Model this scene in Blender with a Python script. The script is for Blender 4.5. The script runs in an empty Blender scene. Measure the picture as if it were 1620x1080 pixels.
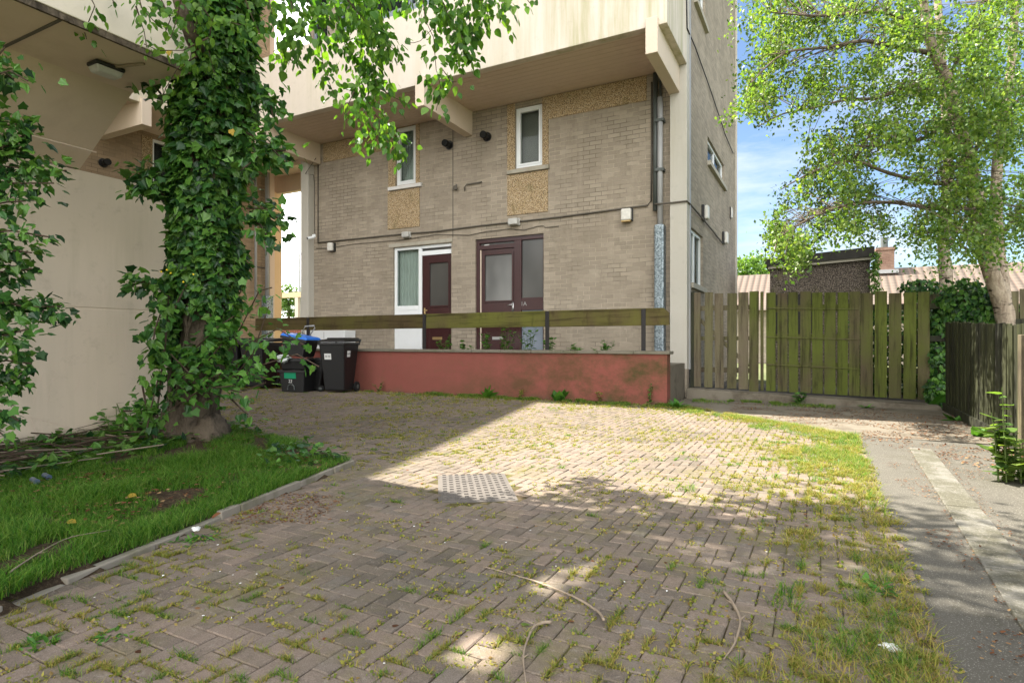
import bpy, math, random
import numpy as np
from mathutils import Vector, Matrix
random.seed(7); RNG = np.random.default_rng(7)
R = math.radians
# ------------------------------------------------------------------ camera, sky, sun, exposure
YAW = R(27.7); SA, CA = math.sin(YAW), math.cos(YAW); F = 930.0
scene = bpy.context.scene
cam_d = bpy.data.cameras.new('camera'); cam = bpy.data.objects.new('camera', cam_d)
scene.collection.objects.link(cam); scene.camera = cam
cam.location = (0, 0, 1.0); cam.rotation_euler = (R(90), 0, YAW)
cam_d.sensor_width = 36; cam_d.lens = 36 * F / 1620; cam_d.clip_end = 2000; cam_d.clip_start = 0.05
TO_SUN = Vector((-1, 0.08, 0)).normalized(); ELEV = R(55)
sun_vec = Vector((TO_SUN.x * math.cos(ELEV), TO_SUN.y * math.cos(ELEV), math.sin(ELEV)))
ld = bpy.data.lights.new('sun', 'SUN'); ld.energy = 5.0; ld.angle = R(0.55); ld.color = (1.0, 0.94, 0.84)
lo = bpy.data.objects.new('sun', ld); scene.collection.objects.link(lo)
lo.rotation_euler = sun_vec.to_track_quat('Z', 'Y').to_euler()
world = bpy.data.worlds.new('World'); scene.world = world; world.use_nodes = True
nt = world.node_tree; nt.nodes.clear()
def wn(t, **k):
    n = nt.nodes.new(t)
    for a, b in k.items(): setattr(n, a, b)
    return n
out = wn('ShaderNodeOutputWorld'); bg = wn('ShaderNodeBackground'); bg.inputs['Strength'].default_value = 0.055
sky = wn('ShaderNodeTexSky', sky_type='NISHITA'); sky.sun_disc = False
sky.sun_elevation = ELEV; sky.sun_rotation = math.atan2(TO_SUN.x, TO_SUN.y)
sky.air_density = 1.0; sky.dust_density = 0.2; sky.ozone_density = 2.5
tc = wn('ShaderNodeTexCoord'); mp = wn('ShaderNodeMapping'); mp.inputs['Scale'].default_value = (1.4, 2.0, 6.5)
nz = wn('ShaderNodeTexNoise'); nz.inputs['Scale'].default_value = 1.7; nz.inputs['Detail'].default_value = 7; nz.inputs['Roughness'].default_value = .62
rp = wn('ShaderNodeValToRGB'); rp.color_ramp.elements[0].position = .50; rp.color_ramp.elements[1].position = .74
sx = wn('ShaderNodeSeparateXYZ')
# bank of bright cloud in the quarter of the sky left of the building
mr = wn('ShaderNodeMapRange'); mr.inputs[1].default_value = -.15; mr.inputs[2].default_value = -.60; mr.inputs[3].default_value = 0; mr.inputs[4].default_value = 1
mx = wn('ShaderNodeMath', operation='MAXIMUM'); mul = wn('ShaderNodeMath', operation='MULTIPLY'); mul.inputs[1].default_value = .75
mix = wn('ShaderNodeMixRGB'); mix.inputs[2].default_value = (25.0, 24.8, 24.4, 1)
mixc = wn('ShaderNodeMixRGB'); mixc.inputs[2].default_value = (5.6, 5.8, 6.2, 1)
L = nt.links.new
L(tc.outputs['Generated'], mp.inputs[0]); L(mp.outputs[0], nz.inputs[0]); L(nz.outputs['Fac'], rp.inputs[0])
L(tc.outputs['Generated'], sx.inputs[0]); L(sx.outputs['X'], mr.inputs[0]); L(rp.outputs[0], mul.inputs[0])
# and unseen bright cloud added behind the camera to light the facade
mr2 = wn('ShaderNodeMapRange'); mr2.inputs[1].default_value = -.05; mr2.inputs[2].default_value = -.45; mr2.inputs[3].default_value = 0; mr2.inputs[4].default_value = .85
mx2 = wn('ShaderNodeMath', operation='MAXIMUM'); L(sx.outputs['Y'], mr2.inputs[0]); L(mr2.outputs[0], mx2.inputs[1])
mx.inputs[0].default_value = 0; L(mul.outputs[0], mixc.inputs[0]); L(mr.outputs[0], mx.inputs[1]); L(mx.outputs[0], mx2.inputs[0]); L(mx2.outputs[0], mix.inputs[0])
L(sky.outputs[0], mixc.inputs[1]); L(mixc.outputs[0], mix.inputs[1]); L(mix.outputs[0], bg.inputs[0]); L(bg.outputs[0], out.inputs[0])
scene.view_settings.view_transform = 'Standard'; scene.view_settings.look = 'None'
scene.view_settings.exposure = 2.02; scene.view_settings.gamma = 1
scene.render.resolution_x = 1024; scene.render.resolution_y = 682
scene.cycles.max_bounces = 8; scene.cycles.transparent_max_bounces = 24

# ------------------------------------------------------------------ where a pixel of the survey lies in the place
def D(px, py):
    u, v = (px - 810) / F, (540 - py) / F
    return Vector((-SA + CA * u, CA + SA * u, v))
def W(px, py, t): return Vector((0, 0, 1)) + D(px, py) * t
def onX(px, py, X): d = D(px, py); return Vector((0, 0, 1)) + d * (X / d.x)
def onY(px, py, Y): d = D(px, py); return Vector((0, 0, 1)) + d * (Y / d.y)
def onZ(px, py, z=0): d = D(px, py); return Vector((0, 0, 1)) + d * ((z - 1) / d.z)

# ------------------------------------------------------------------ objects
COL = scene.collection
def tag(o, label=None, cat=None, group=None, kind=None):
    if label: o['label'] = label
    if cat: o['category'] = cat
    if group: o['group'] = group
    if kind: o['kind'] = kind
    return o
def empty(name, loc=(0, 0, 0), rz=0):
    o = bpy.data.objects.new(name, None); COL.objects.link(o); o.location = loc; o.rotation_euler = (0, 0, rz)
    o.empty_display_size = .1
    return o
def thing(name, label, cat, loc=(0, 0, 0), rz=0, group=None):
    return tag(empty(name, loc, rz), label, cat, group)
def copy_tree(o, parent=None):
    c = o.copy(); COL.objects.link(c); c.parent = parent
    for ch in list(o.children): copy_tree(ch, c)
    return c
def base_of(parent):
    v = Vector((0, 0, 0)); p = parent
    while p is not None: v += Vector(p.location); p = p.parent
    return v
def mesh_np(name, V, Fc, mat, parent=None, smooth=False, local=False):
    V = np.asarray(V, np.float32).reshape(-1, 3)
    if parent is not None and not local: V = V - np.array(base_of(parent), np.float32)
    me = bpy.data.meshes.new(name); me.vertices.add(len(V)); me.vertices.foreach_set('co', V.ravel())
    Fc = np.asarray(Fc, np.int32); m, k = Fc.shape
    me.loops.add(m * k); me.loops.foreach_set('vertex_index', Fc.ravel())
    me.polygons.add(m); me.polygons.foreach_set('loop_start', np.arange(0, m * k, k, dtype=np.int32))
    me.polygons.foreach_set('loop_total', np.full(m, k, np.int32))
    me.polygons.foreach_set('use_smooth', np.full(m, smooth, bool))
    me.materials.append(mat); me.update(calc_edges=True); me.validate()
    o = bpy.data.objects.new(name, me); COL.objects.link(o); o.parent = parent
    return o
class MB:
    def __init__(s): s.v = []; s.f = []
    def poly(s, pts):
        n = len(s.v); s.v += [tuple(p) for p in pts]; s.f.append(tuple(range(n, n + len(pts)))); return s
    def hexa(s, p):   # 8 corners: bottom 4 ccw, top 4 ccw
        n = len(s.v); s.v += [tuple(q) for q in p]
        for f in ((3, 2, 1, 0), (4, 5, 6, 7), (0, 1, 5, 4), (1, 2, 6, 5), (2, 3, 7, 6), (3, 0, 4, 7)): s.f.append(tuple(n + i for i in f))
        return s
    def box(s, x0, x1, y0, y1, z0, z1):
        x0, x1 = min(x0, x1), max(x0, x1); y0, y1 = min(y0, y1), max(y0, y1); z0, z1 = min(z0, z1), max(z0, z1)
        return s.hexa([(x0, y0, z0), (x1, y0, z0), (x1, y1, z0), (x0, y1, z0), (x0, y0, z1), (x1, y0, z1), (x1, y1, z1), (x0, y1, z1)])
    def prism(s, pts, z0, z1):
        n = len(s.v); k = len(pts)
        s.v += [(p[0], p[1], z0) for p in pts] + [(p[0], p[1], z1) for p in pts]
        s.f.append(tuple(n + i for i in reversed(range(k)))); s.f.append(tuple(n + k + i for i in range(k)))
        for i in range(k): j = (i + 1) % k; s.f.append((n + i, n + j, n + k + j, n + k + i))
        return s
    def tube(s, pts, rad, n=8, cap=True, wob=0):
        pts = [Vector(p) for p in pts]; m = len(pts)
        if not hasattr(rad, '__len__'): rad = [rad] * m
        b = len(s.v); up = Vector((0.13, 0.21, 1)).normalized()
        for i, p in enumerate(pts):
            d = (pts[min(i + 1, m - 1)] - pts[max(i - 1, 0)]).normalized()
            a = d.cross(up if abs(d.dot(up)) < .95 else Vector((1, .1, 0))).normalized(); c = d.cross(a)
            for j in range(n):
                t = 2 * math.pi * j / n; r = rad[i] * (1 + (random.uniform(-wob, wob) if wob else 0))
                s.v.append(tuple(p + a * math.cos(t) * r + c * math.sin(t) * r))
        for i in range(m - 1):
            for j in range(n):
                k = (j + 1) % n; s.f.append((b + i * n + j, b + i * n + k, b + (i + 1) * n + k, b + (i + 1) * n + j))
        if cap:
            s.f.append(tuple(b + j for j in reversed(range(n)))); s.f.append(tuple(b + (m - 1) * n + j for j in range(n)))
        return s
    def build(s, name, mat, parent=None, smooth=False, bevel=0, local=False):
        off = Vector((0, 0, 0)) if (parent is None or local) else base_of(parent)
        me = bpy.data.meshes.new(name)
        me.from_pydata([(x - off.x, y - off.y, z - off.z) for x, y, z in s.v], [], s.f); me.materials.append(mat)
        if smooth: me.polygons.foreach_set('use_smooth', [True] * len(me.polygons))
        me.update()
        o = bpy.data.objects.new(name, me); COL.objects.link(o); o.parent = parent
        if bevel:
            b = o.modifiers.new('bevel', 'BEVEL'); b.width = bevel; b.segments = 2; b.limit_method = 'ANGLE'
        return o
def sheet(holes, a0, a1, z0, z1, f, depth=.12):
    """a wall face with openings; f(a, z, d) gives the point d metres into the wall"""
    m = MB(); A = sorted({a0, a1, *[h[0] for h in holes], *[h[1] for h in holes]}); Z = sorted({z0, z1, *[h[2] for h in holes], *[h[3] for h in holes]})
    for i in range(len(A) - 1):
        for j in range(len(Z) - 1):
            ca, cz = (A[i] + A[i + 1]) / 2, (Z[j] + Z[j + 1]) / 2
            if any(h[0] < ca < h[1] and h[2] < cz < h[3] for h in holes): continue
            m.poly([f(A[i], Z[j], 0), f(A[i + 1], Z[j], 0), f(A[i + 1], Z[j + 1], 0), f(A[i], Z[j + 1], 0)])
    for (b0, b1, c0, c1) in holes:
        m.poly([f(b0, c0, 0), f(b0, c0, depth), f(b0, c1, depth), f(b0, c1, 0)])
        m.poly([f(b1, c0, 0), f(b1, c1, 0), f(b1, c1, depth), f(b1, c0, depth)])
        m.poly([f(b0, c0, 0), f(b1, c0, 0), f(b1, c0, depth), f(b0, c0, depth)])
        m.poly([f(b0, c1, 0), f(b0, c1, depth), f(b1, c1, depth), f(b1, c1, 0)])
    return m

# ------------------------------------------------------------------ materials
class MT:
    def __init__(s, name):
        s.m = bpy.data.materials.new(name); s.m.use_nodes = True; s.t = s.m.node_tree; s.b = s.t.nodes['Principled BSDF']
        s.co = s.t.nodes.new('ShaderNodeTexCoord').outputs['Object']
    def n(s, typ, **k):
        n = s.t.nodes.new(typ)
        for a, b in k.items(): setattr(n, a, b)
        return n
    def l(s, a, b): s.t.links.new(a, b)
    def noise(s, sc, det=4, rough=.55, vec=None, dist=0):
        n = s.n('ShaderNodeTexNoise'); n.inputs['Scale'].default_value = sc; n.inputs['Detail'].default_value = det
        n.inputs['Roughness'].default_value = rough; n.inputs['Distortion'].default_value = dist
        s.l(vec or s.co, n.inputs['Vector']); return n.outputs['Fac']
    def map(s, scale, vec=None, loc=(0, 0, 0), rot=(0, 0, 0)):
        n = s.n('ShaderNodeMapping'); n.inputs['Scale'].default_value = scale; n.inputs['Location'].default_value = loc; n.inputs['Rotation'].default_value = rot
        s.l(vec or s.co, n.inputs['Vector']); return n.outputs[0]
    def ramp(s, fac, *st):
        n = s.n('ShaderNodeValToRGB'); e = n.color_ramp.elements
        while len(e) < len(st): e.new(.5)
        for i, (p, c) in enumerate(st):
            e[i].position = p; e[i].color = (c, c, c, 1) if not hasattr(c, '__len__') else (*c, 1)
        s.l(fac, n.inputs[0]); return n.outputs[0]
    def mix(s, fac, a, b, mode='MIX'):
        n = s.n('ShaderNodeMixRGB', blend_type=mode)
        for i, x in zip((0, 1, 2), (fac, a, b)):
            if hasattr(x, 'is_linked') or hasattr(x, 'links'): s.l(x, n.inputs[i])
            elif hasattr(x, '__len__'): n.inputs[i].default_value = (*x, 1)
            else: n.inputs[i].default_value = x
        return n.outputs[0]
    def math(s, op, a, b=0):
        n = s.n('ShaderNodeMath', operation=op)
        for i, x in zip((0, 1), (a, b)):
            if hasattr(x, 'links'): s.l(x, n.inputs[i])
            else: n.inputs[i].default_value = x
        return n.outputs[0]
    def sep(s, ax, vec=None):
        n = s.n('ShaderNodeSeparateXYZ'); s.l(vec or s.co, n.inputs[0]); return n.outputs[ax]
    def island(s): return s.n('ShaderNodeNewGeometry').outputs['Random Per Island']
    def bump(s, h, st=.4, dist=.01):
        n = s.n('ShaderNodeBump'); n.inputs['Strength'].default_value = st; n.inputs['Distance'].default_value = dist
        s.l(h, n.inputs['Height']); s.l(n.outputs[0], s.b.inputs['Normal']); return s
    def fin(s, col, rough=.8, spec=.3, metal=0):
        if hasattr(col, 'links'): s.l(col, s.b.inputs['Base Color'])
        else: s.b.inputs['Base Color'].default_value = (*col, 1)
        if hasattr(rough, 'links'): s.l(rough, s.b.inputs['Roughness'])
        else: s.b.inputs['Roughness'].default_value = rough
        s.b.inputs['Specular IOR Level'].default_value = spec; s.b.inputs['Metallic'].default_value = metal
        return s.m
def simple(name, c, rough=.6, spec=.4, metal=0, var=.25, sc=6, bump=0):
    m = MT(name); nz = m.noise(sc, 5); d = tuple(x * (1 - var) for x in c)
    if bump: m.bump(m.noise(sc * 12, 3), bump, .004)
    return m.fin(m.mix(nz, d, tuple(min(1, x * (1 + var * .6)) for x in c)), rough, spec, metal)
def swz(m, a, b):
    n = m.n('ShaderNodeCombineXYZ'); m.l(m.sep(a), n.inputs[0]); m.l(m.sep(b), n.inputs[1]); return n.outputs[0]
def brick_mat(name, ax, base=(.27, .225, .175), bw=.245, bh=.083, stain=.5, mort=(.31, .27, .22)):
    m = MT(name); v = swz(m, ax, 'Z'); wv = m.n('ShaderNodeVectorMath', operation='ADD'); m.l(v, wv.inputs[0])
    nn = m.n('ShaderNodeTexNoise'); nn.inputs['Scale'].default_value = 9; nn.inputs['Detail'].default_value = 3; m.l(m.co, nn.inputs['Vector'])
    sc = m.n('ShaderNodeVectorMath', operation='SCALE'); m.l(nn.outputs['Color'], sc.inputs[0]); sc.inputs['Scale'].default_value = .012
    m.l(sc.outputs[0], wv.inputs[1])
    b = m.n('ShaderNodeTexBrick'); m.l(wv.outputs[0], b.inputs['Vector']); b.inputs['Scale'].default_value = 1
    b.inputs['Brick Width'].default_value = bw; b.inputs['Row Height'].default_value = bh; b.inputs['Mortar Size'].default_value = .006
    b.inputs['Mortar Smooth'].default_value = .35; b.inputs['Bias'].default_value = -.25
    b.inputs['Color1'].default_value = (*[x * .82 for x in base], 1); b.inputs['Color2'].default_value = (*[x * 1.12 for x in base], 1)
    b.inputs['Mortar'].default_value = (*mort, 1)
    # some beds are dark and open, others smeared with pale mortar
    mcol = m.mix(m.ramp(m.noise(1.3, 4), (.42, 0), (.58, 1)), tuple(x * .42 for x in base), tuple(x * 1.12 for x in mort)); m.l(mcol, b.inputs['Mortar'])
    c = b.outputs['Color']
    c = m.mix(m.math('MULTIPLY', m.ramp(m.noise(.9, 6, .65), (.38, 0), (.68, 1)), stain), c, (base[0] * .62, base[1] * .6, base[2] * .58))
    c = m.mix(m.math('MULTIPLY', m.ramp(m.noise(3.2, 8, .75, m.map((1, 1, .8))), (.55, 0), (.70, 1)), .55 * stain + .1), c, (base[0] * .36, base[1] * .36, base[2] * .34))
    c = m.mix(m.math('MULTIPLY', m.ramp(m.noise(1.7, 6, .7, m.map((3, 3, .35))), (.52, 0), (.75, 1)), .35), c, (base[0] * 1.25, base[1] * 1.25, base[2] * 1.25))
    c = m.mix(.25, c, m.ramp(m.noise(160, 2), (.3, (.08, .07, .06)), (.7, (.5, .45, .38))), 'OVERLAY')
    h = m.math('ADD', m.math('MULTIPLY', b.outputs['Fac'], -.8), m.math('MULTIPLY', m.noise(60, 4), .5))
    m.bump(h, .6, .009)
    return m.fin(c, .9, .15)
M = {}
M['brick_front'] = brick_mat('grey_brick_front', 'X', (.37, .32, .255), mort=(.44, .385, .31))
M['brick_side'] = brick_mat('grey_brick_side', 'Y', (.355, .31, .25), mort=(.42, .37, .30), stain=.25)
M['brick_wing'] = brick_mat('brown_brick_wing', 'Y', (.36, .27, .18), mort=(.34, .27, .19))
def paint(name, base, streak=(.30, .27, .12), amt=.35, dirt=.35, gsc=.6, bump=.25, posx=False):
    m = MT(name); c = m.mix(m.noise(1.2, 5), tuple(x * .9 for x in base), tuple(min(1, x * 1.05) for x in base))
    st = m.ramp(m.noise(2.6, 6, .62, m.map((1.6, 1.6, .16))), (.46, 0), (.70, 1))
    mask = m.ramp(m.noise(gsc, 2), (.4, 0), (.62, 1))
    if posx:
        q = m.n('ShaderNodeMapRange'); m.l(m.sep('X'), q.inputs[0]); q.inputs[1].default_value = .5; q.inputs[2].default_value = 3.6; mask = m.math('MAXIMUM', m.math('MULTIPLY', mask, .35), q.outputs[0])
        st = m.ramp(m.noise(2.2, 7, .68, m.map((1.7, 1.7, .13))), (.40, 0), (.66, 1))
    c = m.mix(m.math('MULTIPLY', m.math('MULTIPLY', st, mask), amt), c, streak)
    c = m.mix(m.math('MULTIPLY', m.ramp(m.noise(7, 8, .7), (.56, 0), (.76, 1)), dirt), c, tuple(x * .6 for x in base))
    m.bump(m.math('ADD', m.noise(45, 5), m.math('MULTIPLY', m.noise(3, 2), 2)), bump, .006)
    return m.fin(c, .75, .25)
M['cream'] = paint('cream_painted_concrete', (.60, .53, .43), (.30, .29, .12), .95, .4)
M['cream_stained'] = paint('algae_stained_cream_concrete', (.60, .53, .455), (.29, .28, .13), .8, .4, posx=True)
M['cream_plain'] = paint('cream_paint_plain', (.60, .50, .40), amt=.1, dirt=.2)
M['soffit'] = paint('tan_soffit_paint', (.60, .48, .385), (.3, .22, .14), .25, .15)
M['column'] = paint('grey_cream_column_paint', (.44, .415, .365), (.28, .25, .16), .35, .35)
M['render'] = paint('buff_wall_render', (.58, .48, .37), (.36, .31, .22), .7, .5)
M['orange'] = paint('warm_bounce_pier_tone', (.62, .45, .27), amt=.1)  # the pier's warm bounced sunlight is put into this ochre base colour
M['white'] = simple('white_upvc', (.72, .74, .75), .35, .5, var=.06)
M['white_dirty'] = simple('weathered_white_plastic', (.62, .6, .55), .5, .4, var=.3, sc=20)
M['burgundy'] = simple('burgundy_gloss_paint', (.036, .0075, .008), .33, .5, var=.35, sc=9)
M['black'] = simple('black_plastic', (.009, .009, .0095), .42, .5, var=.35, sc=14, bump=.1)
M['black_iron'] = simple('black_painted_steel', (.012, .010, .010), .5, .4, var=.2)
M['tyre'] = simple('black_rubber', (.012, .012, .012), .85, .3)
M['pipe_dark'] = simple('dark_green_grey_pipe', (.07, .08, .075), .5, .4)
M['pipe_grey'] = simple('grey_plastic_pipe', (.30, .30, .30), .45, .4, var=.2)
M['metal'] = simple('brushed_steel', (.5, .5, .5), .35, .5, metal=.9, var=.2)
M['brass'] = simple('worn_brass', (.5, .36, .17), .4, .5, metal=.9)
M['conduit'] = simple('grey_brown_conduit', (.10, .088, .072), .7, .3)
M['galv'] = MT('galvanised_steel'); _m = M['galv']; _v = _m.n('ShaderNodeTexVoronoi'); _v.inputs['Scale'].default_value = 38; _m.l(_m.co, _v.inputs[0])
M['galv'] = _m.fin(_m.ramp(_v.outputs['Color'], (.2, (.10, .13, .15)), (.8, (.30, .35, .38))), .45, .5, .55)
M['blue'] = simple('blue_plastic_lid', (.02, .16, .62), .4, .5, var=.2)
M['green_plastic'] = simple('green_plastic', (.0, .22, .10), .4, .5, var=.15)
M['paper'] = simple('white_label_paper', (.62, .62, .6), .6, .3, var=.12, sc=30)
M['ink'] = simple('dark_ink', (.05, .05, .05), .7)
M['lamp_glass'] = simple('frosted_lamp_cover', (.42, .41, .38), .35, .5, var=.3, sc=18)
M['grey_frame'] = simple('blue_grey_window_frame', (.17, .20, .24), .4, .5, var=.15)
M['lead'] = simple('black_felt', (.030, .028, .024), .9, .2, var=.5, sc=9)
M['sill'] = paint('weathered_concrete_sill', (.36, .33, .27), (.12, .11, .07), .5, .6)
M['stone_sill'] = paint('white_painted_sill', (.62, .6, .58), (.3, .3, .25), .3, .3)
M['curtain'] = simple('pale_curtain', (.80, .82, .79), .8, .2, var=.2, sc=5)
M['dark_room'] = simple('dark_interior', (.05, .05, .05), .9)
def glass(name, tint=(.9, .95, .93), alpha=.78, rough=.03):
    m = MT(name); t = m.t; tr = m.n('ShaderNodeBsdfTransparent'); tr.inputs[0].default_value = (*tint, 1)
    m.fin((.02, .025, .025), rough, .9); mx = m.n('ShaderNodeMixShader'); lw = m.n('ShaderNodeLayerWeight'); lw.inputs[0].default_value = .35
    f = m.math('SUBTRACT', 1.0 - (1 - alpha) * .5 if alpha > .5 else .92, m.math('MULTIPLY', lw.outputs['Fresnel'], .6)); m.l(f, mx.inputs[0])
    m.l(m.b.outputs[0], mx.inputs[1]); m.l(tr.outputs[0], mx.inputs[2]); m.l(mx.outputs[0], t.nodes['Material Output'].inputs[0]); return m.m
M['glass'] = glass('window_glass', alpha=.42); M['glass_dark'] = glass('reflective_glass', alpha=.45)
def frosted(name, a, b):
    m = MT(name); g = m.noise(1.1, 2, .4, m.map((1.2, 1, .7), rot=(0, .5, 0)))
    m.bump(m.noise(140, 2), .15, .002)
    return m.fin(m.ramp(g, (.35, a), (.7, b)), .28, .6)
M['frost'] = frosted('frosted_door_glass', (.075, .075, .072), (.22, .22, .21))
M['frost_dark'] = frosted('dark_textured_glass', (.030, .030, .028), (.075, .072, .065))
# pebble dash
def pebble(name, cols, sc=48):
    m = MT(name); v = m.n('ShaderNodeTexVoronoi'); v.inputs['Scale'].default_value = sc; m.l(m.co, v.inputs[0])
    g = m.n('ShaderNodeSeparateColor'); m.l(v.outputs['Color'], g.inputs[0])
    c = m.ramp(g.outputs[0], *[(i / (len(cols) - 1), x) for i, x in enumerate(cols)])
    c = m.mix(m.ramp(v.outputs['Distance'], (.35, 0), (.75, 1)), c, tuple(x * .35 for x in cols[0]))
    c = m.mix(m.math('MULTIPLY', m.ramp(m.noise(1.6, 6, .7), (.56, 0), (.72, 1)), .6), c, (.11, .10, .03))
    m.bump(m.math('MULTIPLY', v.outputs['Distance'], -1), .9, .01)
    return m.fin(c, .85, .2)
M['pebble'] = pebble('yellow_pebble_dash', [(.36, .25, .14), (.48, .35, .20), (.53, .40, .24), (.60, .49, .34)], 62)
M['pebble_dark'] = pebble('dark_pebble_dash', [(.07, .055, .045), (.11, .09, .07), (.15, .12, .095), (.24, .205, .17)], 60)
# red low wall
m = MT('red_masonry_paint'); c = m.mix(m.noise(1.3, 5), (.172, .053, .042), (.235, .078, .060))
low = m.ramp(m.sep('Z'), (.05, 1), (.62, 0))
g = m.ramp(m.noise(1.5, 8, .72, m.map((1, 1, 1.4))), (.40, 0), (.62, 1))
rx = m.n('ShaderNodeMapRange'); m.l(m.sep('X'), rx.inputs[0]); rx.inputs[1].default_value = .2; rx.inputs[2].default_value = 3.6
st = m.math('MULTIPLY', g, m.math('ADD', m.math('MULTIPLY', rx.outputs[0], .9), m.math('MULTIPLY', low, .25)))
c = m.mix(st, c, (.060, .050, .018)); c = m.mix(m.math('MULTIPLY', m.ramp(m.noise(6, 6, .7), (.55, 0), (.72, 1)), .35), c, (.10, .085, .03))
c = m.mix(m.math('MULTIPLY', m.ramp(m.math('ADD', m.math('MULTIPLY', m.sep('Z'), -3), m.noise(5, 5)), (.3, 0), (.52, 1)), .55), c, (.10, .07, .045))
m.bump(m.noise(50, 5), .3, .006); M['red'] = m.fin(c, .8, .2)
M['coping'] = paint('dark_mossy_coping', (.15, .135, .105), (.06, .07, .02), .7, .7)
# timber
def timber(name, a, b, moss, mossamt, axis='Z', bump=.5):
    m = MT(name); s = (14, 14, .8) if axis == 'Z' else (.8, 14, 14)
    gr = m.noise(3, 6, .65, m.map(s)); isl = m.island()
    c = m.mix(gr, a, b); i2 = m.math('FRACT', m.math('MULTIPLY', isl, 7.3)); c = m.mix(m.math('MULTIPLY', i2, .7), c, tuple(x * .45 for x in a))
    k = m.ramp(m.math('ADD', m.noise(1.4, 5, .6, m.map((1, 1, .6))), m.math('MULTIPLY', m.math('FRACT', m.math('MULTIPLY', isl, 3.7)), .30)), (.36, 0), (.66, 1))
    c = m.mix(m.math('MULTIPLY', k, mossamt), c, moss)
    c = m.mix(m.math('MULTIPLY', m.ramp(m.noise(5, 7, .7, m.map((1, 1, .35))), (.55, 0), (.68, 1)), .5), c, tuple(x * .35 for x in a))
    c = m.mix(m.ramp(m.noise(2.2, 7, .7, m.map((6, 6, .35) if axis == 'Z' else (.35, 6, 6))), (.50, 0), (.66, .75)), c, tuple(x * .25 for x in a))
    m.bump(gr, bump, .006); return m.fin(c, .9, .15)
M['wood_moss'] = timber('mossy_green_timber', (.065, .048, .032), (.125, .095, .065), (.090, .108, .022), 1.0)
M['wood_grey'] = timber('bare_weathered_timber', (.10, .075, .055), (.19, .15, .115), (.12, .13, .04), .45)
M['wood_dark'] = timber('shade_darkened_weathered_timber', (.018, .018, .017), (.060, .057, .050), (.055, .062, .018), .5)  # base colour darkened to stand in for tree shade on the side fence
M['rail_wood'] = timber('mossy_rail_board', (.055, .038, .018), (.10, .075, .038), (.105, .11, .022), .85, 'X')
M['rail_brown'] = timber('brown_rail_board', (.05, .033, .016), (.085, .058, .030), (.085, .085, .015), .5, 'X')
# bark
def bark(name, a, b, dark, sc=6, lent=0):
    m = MT(name); n1 = m.noise(sc, 7, .7, m.map((1.6, 1.6, .45), ), dist=.6)
    c = m.mix(m.ramp(n1, (.35, 0), (.65, 1)), a, b)
    c = m.mix(m.ramp(m.noise(sc * .7, 6, .75, m.map((.8, .8, 3.2))), (.54, 0), (.62, 1)) if lent else m.ramp(n1, (.55, 0), (.75, 1)), c, dark)
    m.bump(m.math('ADD', n1, m.math('MULTIPLY', m.noise(sc * 6, 5), .4)), .9, .03); return m.fin(c, .9, .15)
M['bark'] = bark('brown_bark', (.040, .031, .022), (.16, .125, .09), (.018, .013, .009))
M['birch'] = bark('peeling_birch_bark', (.20, .15, .11), (.42, .35, .27), (.05, .036, .028), 7, 1)
M['limb_bark'] = bark('brown_limb_bark', (.06, .045, .032), (.15, .12, .09), (.03, .02, .015))
M['twig'] = simple('twig_bark', (.07, .05, .035), .9, .1, var=.4, sc=12)
M['dry_stick'] = simple('dry_bleached_stick', (.26, .205, .15), .9, .1, var=.4, sc=25)
M['stem'] = simple('green_stem', (.10, .14, .04), .7, .2)
# foliage
def leafm(name, cols, trans=.5, rough=.42, spec=.35, hue=.0):
    m = MT(name); isl = m.island(); c = m.ramp(isl, *[(i / (len(cols) - 1), x) for i, x in enumerate(cols)])
    c = m.mix(m.math('MULTIPLY', m.noise(1.6, 3), .5), c, m.mix(.5, c, cols[0]))
    m.fin(c, rough, spec); tl = m.n('ShaderNodeBsdfTranslucent')
    c2 = m.mix(1.0, c, (1.5, 1.55, .55), 'MULTIPLY'); m.l(c2, tl.inputs[0])
    mx = m.n('ShaderNodeMixShader'); mx.inputs[0].default_value = trans
    m.l(m.b.outputs[0], mx.inputs[1]); m.l(tl.outputs[0], mx.inputs[2]); m.l(mx.outputs[0], m.t.nodes['Material Output'].inputs[0])
    return m.m
M['ivy'] = leafm('ivy_leaf', [(.010, .035, .010), (.022, .075, .016), (.040, .12, .022), (.075, .19, .030), (.13, .27, .04), (.05, .10, .02)], .3, .38, .4)
M['ivy_light'] = leafm('young_leaf', [(.04, .12, .02), (.07, .19, .03), (.11, .26, .045), (.16, .32, .05)], .4)
M['ivy_mid'] = leafm('mid_green_leaf', [(.02, .07, .012), (.045, .14, .022), (.08, .20, .03), (.13, .27, .045)], .35)
M['lime'] = leafm('hanging_tree_leaf', [(.035, .095, .012), (.06, .15, .02), (.10, .21, .028), (.16, .28, .035)], .45)
M['birch_leaf'] = leafm('birch_leaf', [(.04, .09, .02), (.085, .155, .03), (.135, .215, .045), (.22, .29, .07), (.08, .14, .03)], .5)
M['far_leaf'] = leafm('distant_leaf', [(.05, .11, .02), (.09, .17, .03), (.15, .24, .05)], .45)
M['grass'] = leafm('lush_grass', [(.03, .085, .010), (.06, .15, .016), (.11, .22, .025), (.22, .28, .06), (.26, .25, .09)], .4, .6, .2)
M['bed_green'] = leafm('bed_green_grass', [(.02, .07, .008), (.045, .14, .014), (.08, .20, .02), (.13, .25, .03), (.20, .25, .06)], .4, .6, .2)
M['grass_dry'] = leafm('trodden_dry_grass', [(.09, .14, .02), (.17, .20, .035), (.27, .25, .05), (.36, .29, .09), (.22, .13, .06)], .35, .7, .15)
M['weed'] = leafm('weed_leaf', [(.03, .10, .012), (.06, .17, .02), (.11, .25, .04)], .35, .5, .3)
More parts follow.
